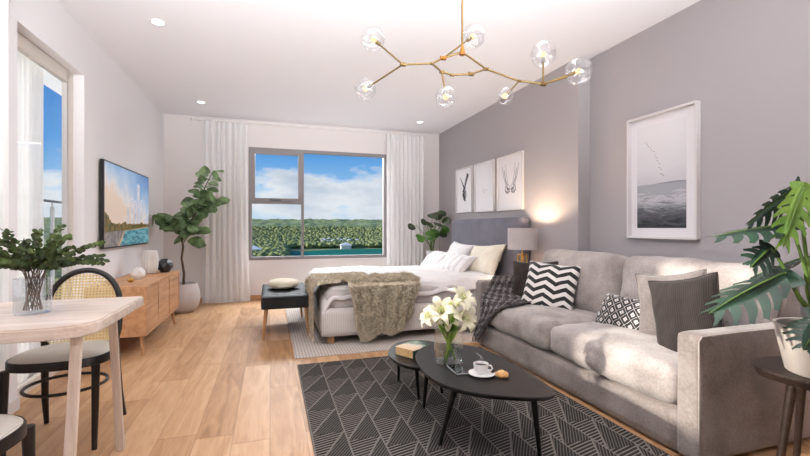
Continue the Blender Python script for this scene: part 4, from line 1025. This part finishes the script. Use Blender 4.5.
# lily vase
vs = thing('flower_vase', 'clear glass cylinder vase of white lilies on the larger coffee table', 'vase', (.94, 2.125, ZT))
MB().shell([(.001, .001), (.072, .001), (.079, .008), (.079, .185), (.077, .187), (.075, .184)], 40).build('glass', M['vaseglass'], vs, smooth=40)
MB().shell([(.0745, .0135), (.0745, .10), (.001, .10)], 40).build('water', M['water'], vs, smooth=40)
ly = thing('lily_bouquet', 'bunch of white lilies with pale green throats standing in the glass vase', 'flowers', (.94, 2.125, ZT+.016))
def lily(mb, mc, c, d, R, seed):
    c, d = V(*c), V(*d).normalized(); s = d.cross(V(.2, .3, 1)).normalized(); u = s.cross(d)
    for k in range(6):
        t = 2*PI*k/6+seed; rd = s*math.cos(t)+u*math.sin(t); tw = d.cross(rd); wd = R*(.30 if k % 2 else .22); n = 7
        vs_ = []
        for i in range(n+1):
            q_ = i/n; r = R*(.08+.95*q_**1.3); fwd = R*(.75*math.sin(q_*PI*.62)-.25*max(0, q_-.7)*3); w = wd*math.sin(PI*min(.98, .12+.82*q_))**.8
            p = c+d*(fwd-.35*R)+rd*r; rip = .03*R*math.sin(i*2.1+k)
            vs_ += [p+tw*w+d*(w*.35+rip), p, p-tw*w+d*(w*.35-rip)]
        fs_ = []
        for i in range(n): a = i*3; fs_ += [(a, a+1, a+4, a+3), (a+1, a+2, a+5, a+4)]
        mb.cur = 0; mb.add(vs_, fs_)
    mb.cur = 1; mb.tube([c-d*R*.75, c-d*R*.4, c-d*R*.28], [.006, R*.16, R*.17], 8)
    for k in range(5):
        t = 2*PI*k/5; mb.tube([c-d*R*.3, c+d*R*.35+(s*math.cos(t)+u*math.sin(t))*R*.16], .0016, 4); mb.ball(c+d*R*.37+(s*math.cos(t)+u*math.sin(t))*R*.17, (.004, .004, .006), 6, 4)
heads = [((-.055, -.03, .275), (-.45, -.7, .45), .085), ((.075, .0, .325), (.25, -.6, .75), .090), ((.065, -.055, .235), (.35, -.9, .15), .088), ((-.01, .0, .225), (-.2, -.8, .3), .070), ((.02, .03, .285), (.1, -.3, 1), .060), ((.125, .02, .25), (.9, -.2, .1), .060), ((-.11, .0, .24), (-1, -.2, .55), .070)]
for i, (c, d, R) in enumerate(heads):
    b_ = MB(); lily(b_, None, c, d, R, i*.5); b_.build('blossom', [M['petal'], M['petal_green']], ly, smooth=180)
st = MB(); rn = random.Random(9)
for i, (c, d, R) in enumerate(heads):
    b0 = (math.cos(i*2)*.035, math.sin(i*2)*.035, .0); e = V(*c)-V(*d).normalized()*R*.7
    st.tube([b0, (e.x*.3, e.y*.3, .12), (e.x*.8, e.y*.8, e.z-.03), e], .0055, 7)
st.build('stems', M['lilyleaf'], ly, smooth=180)
lf = MB()
for i in range(26):
    a = i*2.4; z = .07+.12*rn.random(); r = .012; b0 = V(math.cos(a)*r, math.sin(a)*r, z); d = V(math.cos(a)*.45, math.sin(a)*.45, rn.uniform(.5, 1.1)).normalized()
    leaf(lf, b0, b0+d*rn.uniform(.07, .10), (math.cos(a), math.sin(a), -.3), .011, .2, -.05, 5)
lf.build('foliage', M['lilyleaf'], ly, smooth=180)
# book
bk = thing('book', 'thick book with a photo cover and dark green spine on the small table', 'book', (.872, 2.515, ZS), math.radians(32))
MB().box((-.092, -.068, .004), (.092, .072, .050)).build('pages', M['page'], bk)
def covermat():
    m = mat('book_cover', 'C8A77E', .4); t = NT(m); x, y, z = t.xyz(t.coord('Object')); n = t.noise(t.coord('Object'), 14, 3)
    c = t.ramp(t.mt('ADD', t.mt('MULTIPLY', x, 3.2), t.mt('MULTIPLY', n, .8)), ((.2, 'D2B48C'), (.42, 'C8B9A6'), (.55, '6E8A74'), (.66, '24402F'))); t.col(c); return m
CM = covermat(); GR = mat('dark_green_cloth', '1E3A2C', .5)
MB().box((-.096, -.076, .050), (.096, .076, .054)).build('front_cover', CM, bk, bevel=.001)
MB().box((-.096, -.076, 0), (.096, .076, .004)).build('back_cover', GR, bk); MB().box((-.096, -.076, .0035), (.096, -.068, .0505)).build('spine', GR, bk)
# phone, cup, biscuit
ph = thing('phone', 'black phone lying flat on the table left of the cup', 'phone', (.93, 1.985, ZT), math.radians(-4))
MB().rbox((0, 0, .004), (.072, .15, .008), .004, (6, 10, 3)).build('casing', M['steel'], ph, smooth=60)
MB().box((-.0325, -.071, .0081), (.0325, .071, .0086)).build('screen', mat('phone_glass', '0E0F12', .08), ph)
sc_ = thing('saucer', 'white saucer under the coffee cup', 'saucer', (1.015, 1.885, ZT)); 
MB().shell([(.001, 0), (.035, 0), (.04, .003), (.066, .010), (.067, .012), (.04, .007), (.001, .006)], 40).build('dish', M['ceramic'], sc_, smooth=60)
cp = thing('coffee_cup', 'white ceramic cup of coffee with a handle on the saucer', 'cup', (1.012, 1.888, ZT+.0065), math.radians(-30))
MB().shell([(.001, .001), (.022, 0), (.025, .004), (.034, .02), (.038, .052), (.0355, .052), (.031, .02), (.001, .008)], 32).build('body', M['ceramic'], cp, smooth=60)
MB().tube([(.033, 0, .042), (.050, 0, .044), (.056, 0, .030), (.048, 0, .018), (.031, 0, .014)], .004, 8).build('handle', M['ceramic'], cp, smooth=180)
MB().lathe([(.0345, .040), (.001, .0405)], 24).build('coffee', M['coffee'], cp)
cb = tag(MB().ball((0, 0, .008), (.012, .009, .008), 10, 6).build('chocolate', M['coffee'], loc=(1.068, 1.868, ZT+.010), smooth=180), 'small dark chocolate at the right rim of the saucer', 'chocolate')
stm = MB()
def steamf(a, b): return (.022*math.sin(b*7)*(.4+b)+(a-.5)*.020*(1-.4*b), .008*math.sin(b*5+1)+(a-.5)*.006, .045+b*.10)
stm.grid(steamf, 4, 30); stm.grid(lambda a, b: (-.016+.015*math.sin(b*8+2)*(.5+b)+(a-.5)*.014, .006*math.cos(b*6), .045+b*.065), 4, 20)
tag(stm.build('steam', M['steam'], smooth=180, loc=(1.012, 1.888, ZT)), 'thin white wisp of steam rising from the coffee cup', 'steam', kind='stuff')
bs = thing('pastry', 'golden nut-topped pastry on the table right of the cup', 'pastry', (1.098, 1.83, ZT))
MB().lathe([(.001, 0), (.026, 0), (.033, .008), (.032, .018), (.021, .026), (.001, .029)], 20, fn=lambda t, z: 1+.05*math.sin(5*t+z*90)).build('crust', M['biscuit'], bs, smooth=180)
for k in range(7):
    a = k*.9; MB().ball((math.cos(a)*.013*(k > 0), math.sin(a)*.013*(k > 0), .026), (.008, .006, .005), 8, 5).build('nut', M['page'], bs, smooth=180)

# ------------------------------------------------------------------ DINING TABLE AND CHAIRS
dt = thing('dining_table', 'bleached-wood dining table with rounded corners and slanted legs', 'table', (-1.02, 2.12, 0))
def rrect(x0, x1, y0, y1, rs, n=10):
    pts = []
    for (cx, cy, sx_, sy, r, a0) in ((x1, y1, -1, -1, rs[0], 0), (x0, y1, 1, -1, rs[1], 90), (x0, y0, 1, 1, rs[2], 180), (x1, y0, -1, 1, rs[3], 270)):
        for k in range(n+1): a = math.radians(a0+90*k/n); pts.append((cx+sx_*r+r*math.cos(a), cy+sy*r+r*math.sin(a)))
    return pts
tp = MB().prism(rrect(-.42, .405, -.345, .345, (.02, .02, .12, .13)), .703, .75).build('tabletop', M['table_wood'], dt, bevel=.006)
for (x0, y0), (x1, y1) in (((.29, .25), (.315, .285)), ((.335, -.26), (.32, -.315)), ((-.30, .24), (-.34, .285)), ((-.30, -.22), (-.34, -.275))):
    MB().tube([(x0, y0, .705), (x1, y1, 0)], [.022, .023], 4).build('leg', M['table_leg'], dt, bevel=.003)
def make_chair(label, loc, rz):
    # local: faces -y; seat centre at origin; back at +y
    t = thing('dining_chair', label, 'chair', loc, rz, 'dark bentwood cane chairs at the table')
    def seatpts(k, z=0):
        pts = []
        for i in range(48):
            a = 2*PI*i/48; c, s = math.cos(a), math.sin(a); e = 2.6
            r = (abs(c)**e+abs(s)**e)**(-1/e); x, y = c*r*.205, s*r*.20; x *= 1.04-.22*(y/.2*.5+.0)
            pts.append((x*k, y*k))
        return pts
    so_, si = seatpts(1), seatpts(.88); n = 48; mb = MB()
    rings = [(so_, .412), (so_, .448), (seatpts(.985), .455), (si, .452), (si, .42)]
    v_ = []
    for r, z in rings: v_ += [(x, y, z) for x, y in r]
    mb.add(v_, [(i*n+k, i*n+(k+1) % n, ((i+1) % 5)*n+(k+1) % n, ((i+1) % 5)*n+k) for i in range(5) for k in range(n)]); mb.build('seat_frame', M['chair_wood'], t, smooth=40)
    mb = MB(); v_ = [(0, 0, .478)]; us = []
    rs = [(.35, .477), (.7, .472), (.92, .463), (.975, .452)]
    for k, z in rs: v_ += [(x, y, z) for x, y in seatpts(k)]
    fs = [(0, 1+i, 1+(i+1) % n) for i in range(n)]
    for j in range(3): fs += [(1+j*n+i, 1+(j+1)*n+i, 1+(j+1)*n+(i+1) % n, 1+j*n+(i+1) % n) for i in range(n)]
    mb.add(v_, fs, [[(v_[q_][0]*1.6, v_[q_][1]*1.6) for q_ in f] for f in fs]); mb.build('seat', M['seatweave'], t, smooth=60)
    for s in (-1, 1): MB().tube([(s*.185, -.155, .42), (s*.186, -.165, .2), (s*.184, -.17, 0)], [.019, .016, .012], 12).build('leg', M['chair_wood'], t, smooth=60)
    for s in (-1, 1): MB().tube([(s*.168, .165, .47), (s*.172, .175, .33), (s*.180, .195, .15), (s*.190, .235, 0)], [.018, .018, .016, .012], 12).build('leg', M['chair_wood'], t, smooth=60)
    # bent back hoop
    def hoop(k, zt=.855):
        pts = []
        for i in range(33):
            a = PI*i/32; x = -.180*k*math.cos(a); z = .60+(zt-.60)*k*math.sin(a)**.8
            pts.append((x, .165+(z-.45)*.20, z))
        return [(-.168*k, .165, .455), (-.182*k, .170, .52)]+pts+[(.182*k, .170, .52), (.168*k, .165, .455)]
    MB().tube(hoop(1), .0155, 10).build('back_frame', M['chair_wood'], t, smooth=180)
    h = hoop(.93); mb = MB(); m_ = len(h); cen = (0, .195, .64)
    fs = []; v_ = [(0, .165+.19*.20, .64)]+[p for p in h]; 
    fs = [(0, i, i+1) for i in range(1, m_)]+[(0, m_, 1)]
    mb.add(v_, fs, [[(v_[q_][0], v_[q_][2]) for q_ in f] for f in fs]); mb.build('cane_back', M['cane'], t)
    ring = []
    for i in range(41):
        a = 2*PI*i/40; ring.append((.176*math.cos(a), .165*math.sin(a), .285))
    MB().tube(ring, .0085, 8, cap=False).build('stretcher', M['chair_wood'], t, smooth=180)
    return t
ch1 = make_chair('dark bentwood cane-back chair behind the dining table, facing the camera', (-1.012, 2.625, 0), math.radians(-1))
ch2 = dup(ch1, (-.985, 1.62, 0), math.radians(176), 'dark bentwood chair cut off at the bottom left corner')
# eucalyptus vase
ev = thing('ribbed_glass_vase', 'ribbed clear glass vase standing on the dining table', 'vase', (-.925, 2.10, .75))
MB().shell([(.001, .002), (.058, .002), (.060, .01), (.060, .145), (.058, .146), (.056, .143)], 96, fn=lambda t, z: 1+.03*math.cos(t*18)).build('glass', M['ribglass'], ev, smooth=60)
MB().shell([(.053, .0135), (.053, .065), (.001, .065)], 32).build('water', M['water'], ev, smooth=40)
eu = thing('eucalyptus_bunch', 'bushy dark green leafy sprigs standing in the ribbed glass vase', 'plant', (-.925, 2.10, .766))
es = MB(); el = MB(); re_ = random.Random(21)
for i in range(26):
    a = i*2.399; sp = re_.uniform(.08, .23); tipv = V(math.cos(a)*sp*1.15, math.sin(a)*sp*.8, .20+.16*(1-sp/.23)+re_.uniform(-.05, .04))
    if i == 3: tipv = V(.24, -.02, .27)
    if i == 4: tipv = V(.24, .02, .195)
    b0 = V(math.cos(a+2)*.03, math.sin(a+2)*.03, 0); mid = V(tipv.x*.18, tipv.y*.18, .16)
    pts = [b0, b0.lerp(mid, .5), mid, mid.lerp(tipv, .5)+V(0, 0, .015), tipv]; es.tube(pts, .0018, 5)
    for k in range(13):
        t = .12+.88*k/12; p = mid.lerp(tipv, t)+V(0, 0, .015*math.sin(PI*t)) if t > 0 else mid
        for s in (0, 1, 2):
            aa = k*1.57+s*2.1; d = V(math.cos(aa), math.sin(aa)*.8, re_.uniform(-.3, .6)).normalized(); leaf(el, p, p+d*re_.uniform(.016, .026), (re_.uniform(-.9, .9), -1, re_.uniform(-.2, 1)), re_.uniform(.007, .011), .1, .1, 4, True)
es.build('stems', M['bark'], eu, smooth=180); el.build('foliage', M['euc'], eu, smooth=180)

# ------------------------------------------------------------------ CHANDELIER
cdl = thing('chandelier', 'branching brass chandelier with seven clear rippled glass globes', 'chandelier', (1.165, 2.42, ZC))
o0 = V(1.165, 2.42, ZC)
J = {'root': (1.165, 2.42, 2.75), 'gTL': (0.588, 2.446, 2.234), 'gBL': (0.597, 2.706, 2.017), 'nodeL': (0.797, 2.51, 2.13), 'n1': (0.971, 2.454, 2.136), 'n2': (1.07, 2.51, 2.218), 'n3': (1.165, 2.42, 2.226), 'gC': (1.28, 2.50, 2.37), 'n4': (1.295, 2.349, 2.102), 'n5': (1.148, 2.265, 2.024), 'n6': (1.039, 2.3, 2.018), 'n7': (0.982, 2.318, 2.036), 'gB': (0.971, 2.234, 1.86), 'n8': (1.493, 2.285, 2.026), 'g5': (1.342, 2.202, 1.892), 'n9': (1.637, 2.239, 2.007), 'g6': (1.721, 2.343, 2.248), 'n10': (1.752, 2.157, 2.036), 'g7': (1.823, 2.135, 2.073)}
s0 = .0063/.0064
# bring n2/n3 to the height the arms have
J['n2'] = (1.045, 2.45, 2.178); J['n3'] = (1.160, 2.41, 2.216)
J['g6'] = (1.655, 2.262, 2.205)
J = {k: V(*v)-o0 for k, v in J.items()}
MB().lathe([(.055, -.02), (.06, -.015), (.06, 0)], 28).build('canopy', M['brass'], cdl, smooth=40)
MB().tube([(0, 0, -.01), J['n3']], .0065, 10).build('rod', M['brass'], cdl, smooth=60)
def arm(a, b, r=.0062): MB().tube([J[a], J[b]], r, 10).build('arm', M['brass'], cdl, smooth=60)
for a, b in (('nodeL', 'n1'), ('n1', 'n2'), ('n2', 'n3'), ('n3', 'n4'), ('n4', 'n5'), ('n5', 'n6'), ('n6', 'n7'), ('n7', 'n1'), ('n4', 'n8'), ('n8', 'n9'), ('n9', 'n10')): arm(a, b)
for k, r, m in (('nodeL', .017, 'brass'), ('n1', .012, 'brass'), ('n2', .018, 'copper'), ('n3', .013, 'copper'), ('n4', .015, 'brass'), ('n5', .016, 'brass'), ('n6', .012, 'brass'), ('n7', .014, 'brass'), ('n8', .012, 'brass'), ('n9', .018, 'brass')):
    mb = MB(); 
    if k == 'n3': mb.tube([J[k]-V(0, 0, .02), J[k]+V(0, 0, .045)], [.020, .006], 10)
    else: mb.tube([J[k]-V(r, 0, 0), J[k]+V(r, 0, 0)], [r*.75, r*.75], 10); mb.tube([J[k]-V(0, r*.6, 0), J[k]+V(0, r*.9, 0)], r*.6, 8)
    mb.build('joint', M[m], cdl, smooth=50)
def globe(src, g, R, sd):
    a, c = J[src], J[g]; d = (c-a).normalized(); e = c-d*R*.55
    MB().tube([a, e], .0055, 10).build('arm', M['brass'], cdl, smooth=60)
    MB().tube([e-d*.012, e+d*.03], [.011, .011], 12).build('socket', M['steel' if sd % 2 else 'brass'], cdl, smooth=50)
    mb = MB()
    def gf(u_, v_):
        t = 2*PI*u_; p = -PI/2+PI*v_*.985; q_ = V(math.cos(p)*math.cos(t), math.cos(p)*math.sin(t), math.sin(p)); k = 1+.07*noise.noise(q_*2.3+V(sd*3, 0, 0))+.02*noise.noise(q_*7+V(sd*3, 0, 0)); return q_*R*k
    mb.grid(gf, 36, 24, uv=False)
    gl = mb.build('globe', M['globe'], cdl, smooth=180, loc=c); gl.rotation_euler = d.to_track_quat('-Z', 'Y').to_euler()
    MB().tube([V(0, 0, R*.42), V(0, 0, R*.15), V(0, 0, -R*.1), V(0, 0, -R*.2)], [.006, .017, .018, .003], 10).build('bulb', M['bulb'], gl, smooth=180)
for i, (s_, g, R) in enumerate((('nodeL', 'gTL', .074), ('nodeL', 'gBL', .072), ('n2', 'gC', .078), ('n7', 'gB', .060), ('n8', 'g5', .050), ('n9', 'g6', .078), ('n9', 'g7', .080))): globe(s_, g, R, i)
for g in ('gTL', 'gBL', 'gC', 'gB', 'g5', 'g6', 'g7'):
    l = bpy.data.lights.new('bulb_light', 'POINT'); l.energy = 3.4; l.color = (1, .95, .9); l.shadow_soft_size = .018
    lo = bpy.data.objects.new('bulb_light', l); C.objects.link(lo); lo.location = J[g]+o0

# ------------------------------------------------------------------ MONSTERA on side table
stb = thing('side_table', 'dark walnut side table under the monstera at the right edge', 'side table', (2.09, 1.06, 0))
tabletop(smooth_closed([(-.165, .02), (-.155, .15), (-.02, .235), (.17, .19), (.25, .02), (.19, -.17), (0, -.235), (-.13, -.15)]), .52, .035).build('tabletop', wood('walnut', '201713', '2C201A', '3D2E26', 'X'), stb, smooth=35)
for (x0, y0), (x1, y1) in (((-.09, .06), (-.13, .10)), ((.10, .13), (.16, .19)), ((.10, -.13), (.16, -.19)), ((-.10, -.13), (-.16, -.20))):
    MB().tube([(x0, y0, .49), (x1, y1, 0)], [.018, .011], 12).build('leg', bpy.data.materials['walnut'], stb, smooth=60)
mp_ = thing('potted_monstera', 'large monstera in a taupe clay pot on the side table', 'plant', (2.105, 1.06, .52))
MB().shell([(.001, .002), (.125, 0), (.13, .004), (.165, .17), (.168, .19), (.155, .19), (.15, .16)], 48).build('pot', M['clay'], mp_, smooth=50)
MB().lathe([(.152, .155), (.001, .165)], 24).build('soil', M['soil'], mp_)
mo = V(2.105, 1.06, .52)
def monstera(base, tip, up, W, mi, stem_mid=None, fold=.18, droop=.10, nf=6, name='leaf'):
    base, tip = V(*base)-mo, V(*tip)-mo; d = tip-base; Ln = d.length; d.normalize(); up = V(*up).normalized(); s = d.cross(up).normalized(); u = s.cross(d).normalized()
    def pt(t, k): # k signed lateral in absolute units
        sweep = abs(k)*.45
        return base+d*(Ln*t+sweep*(1-t)*.6)+s*k+u*(-fold*abs(k)*1.0)-V(0, 0, 1)*(droop*Ln*t*t+abs(k)*.12)
    def half(t): # half width of the heart
        tt = max(0, min(1, t)); return W*(math.sin(PI*(tt*.86+.12))**.75)*(1-.25*tt)
    mb = MB()
    n = nf*6
    for sg in (-1, 1):
        # continuous inner web
        vs_ = []; fs_ = []
        for i in range(n+1):
            t = i/n; w = half(t)*(.34 if t < .95 else .2*(1-t)/.05+.02)
            vs_ += [pt(t, 0)+u*.0, pt(t, sg*w)]
        for i in range(n): fs_.append((2*i, 2*i+1, 2*i+3, 2*i+2))
        mb.add(vs_, fs_)
        for j in range(nf):
            t0, t1 = j/nf, (j+.80)/nf
            if j == nf-1: t1 = .97
            vs_ = []; m_ = 5
            for q_ in range(m_+1):
                f = q_/m_; k = .30+.70*f; sh = .10*f*f   # fingers sweep to the tip
                for a in (0, .5, 1):
                    t = t0+(t1-t0)*a; narrow = (1-.30*f**3); tm = (t0+t1)/2; t = tm+(t-tm)*narrow
                    w = half(min(1, tm))*k*(1-.12*abs(a-.5)*2*f*f)
                    vs_.append(pt(t+sh, sg*w)-V(0, 0, 1)*.04*W*f*f)
            fs_ = []
            for q_ in range(m_):
                a = q_*3; fs_ += [(a, a+1, a+4, a+3), (a+1, a+2, a+5, a+4)]
            mb.add(vs_, fs_)
        # heart lobe behind the stalk
        vs_ = [pt(0, 0)]+[pt(0, 0)+(-d*math.cos(a)*.30+s*sg*math.sin(a)*.85)*W*.75-u*fold*W*.3*math.sin(a) for a in [PI/2*q_/5 for q_ in range(6)]]+[pt(.04, sg*half(.05)*.8)]
        mb.add(vs_, [(0, i, i+1) for i in range(1, 7)])
    lfo = mb.build(name, M[mi], mp_, smooth=180)
    mb = MB(); mb.tube([pt(0, 0)+u*.001, pt(.33, 0)+u*.001, pt(.66, 0)+u*.001, pt(1, 0)], [.004, .0035, .0025, .001], 6); mb.build('midrib', M['monstem'], lfo, smooth=180)
    st0 = V(random.uniform(-.05, .05), random.uniform(-.05, .05), .15); mid = V(*stem_mid)-mo if stem_mid else st0.lerp(base, .55)+V(0, 0, .06)
    pts = [st0, st0.lerp(mid, .5)+V(0, 0, .02), mid, mid.lerp(base, .6)+V(0, 0, .015), base]
    pp_ = [V(0, 0, 0)]*0
    MB().tube([bsp(pts, i/12) for i in range(13)], [.009-.004*i/12 for i in range(13)], 8).build('stalk', M['monstem'], mp_, smooth=180)
# base, tip, up, half width
monstera((1.985, 1.10, 1.262), (1.79, 1.16, 1.13), (.3, .75, .55), .085, 'mon', (2.02, 1.08, .95))
monstera((1.955, 1.06, 1.262), (1.88, 1.085, 1.045), (-.55, -.75, .25), .070, 'monlight', (2.03, 1.05, 1.0), fold=.1)
monstera((1.98, 1.12, 1.115), (1.66, 1.20, 1.085), (.05, -.25, 1), .105, 'mon', (2.02, 1.08, .9), fold=.12, droop=.06)
monstera((1.90, 1.14, 1.02), (1.80, 1.15, .955), (-.1, -.9, .6), .075, 'mon', (1.98, 1.10, .85), nf=4)
monstera((1.915, 1.10, .925), (1.645, 1.20, .800), (-.3, -.35, 1), .125, 'mon', (1.97, 1.08, .82), fold=.30, droop=.12)
monstera((1.965, 1.00, .77), (1.86, 1.01, .665), (-.4, -.55, .8), .10, 'mon', (2.0, 1.03, .76), fold=.2)
monstera((2.04, 1.10, 1.22), (2.22, 1.02, 1.13), (-.1, -.4, 1), .11, 'mon', (2.06, 1.06, .95))
monstera((2.02, 1.04, 1.04), (2.15, .93, .93), (-.2, -.6, .8), .12, 'mon', (2.05, 1.03, .88))
monstera((2.07, 1.12, .98), (1.98, 1.27, .90), (0, .3, 1), .10, 'mon', (2.05, 1.10, .85))
monstera((2.05, 1.00, .86), (2.14, .86, .76), (0, -.3, 1), .10, 'mon', (2.06, 1.02, .8))
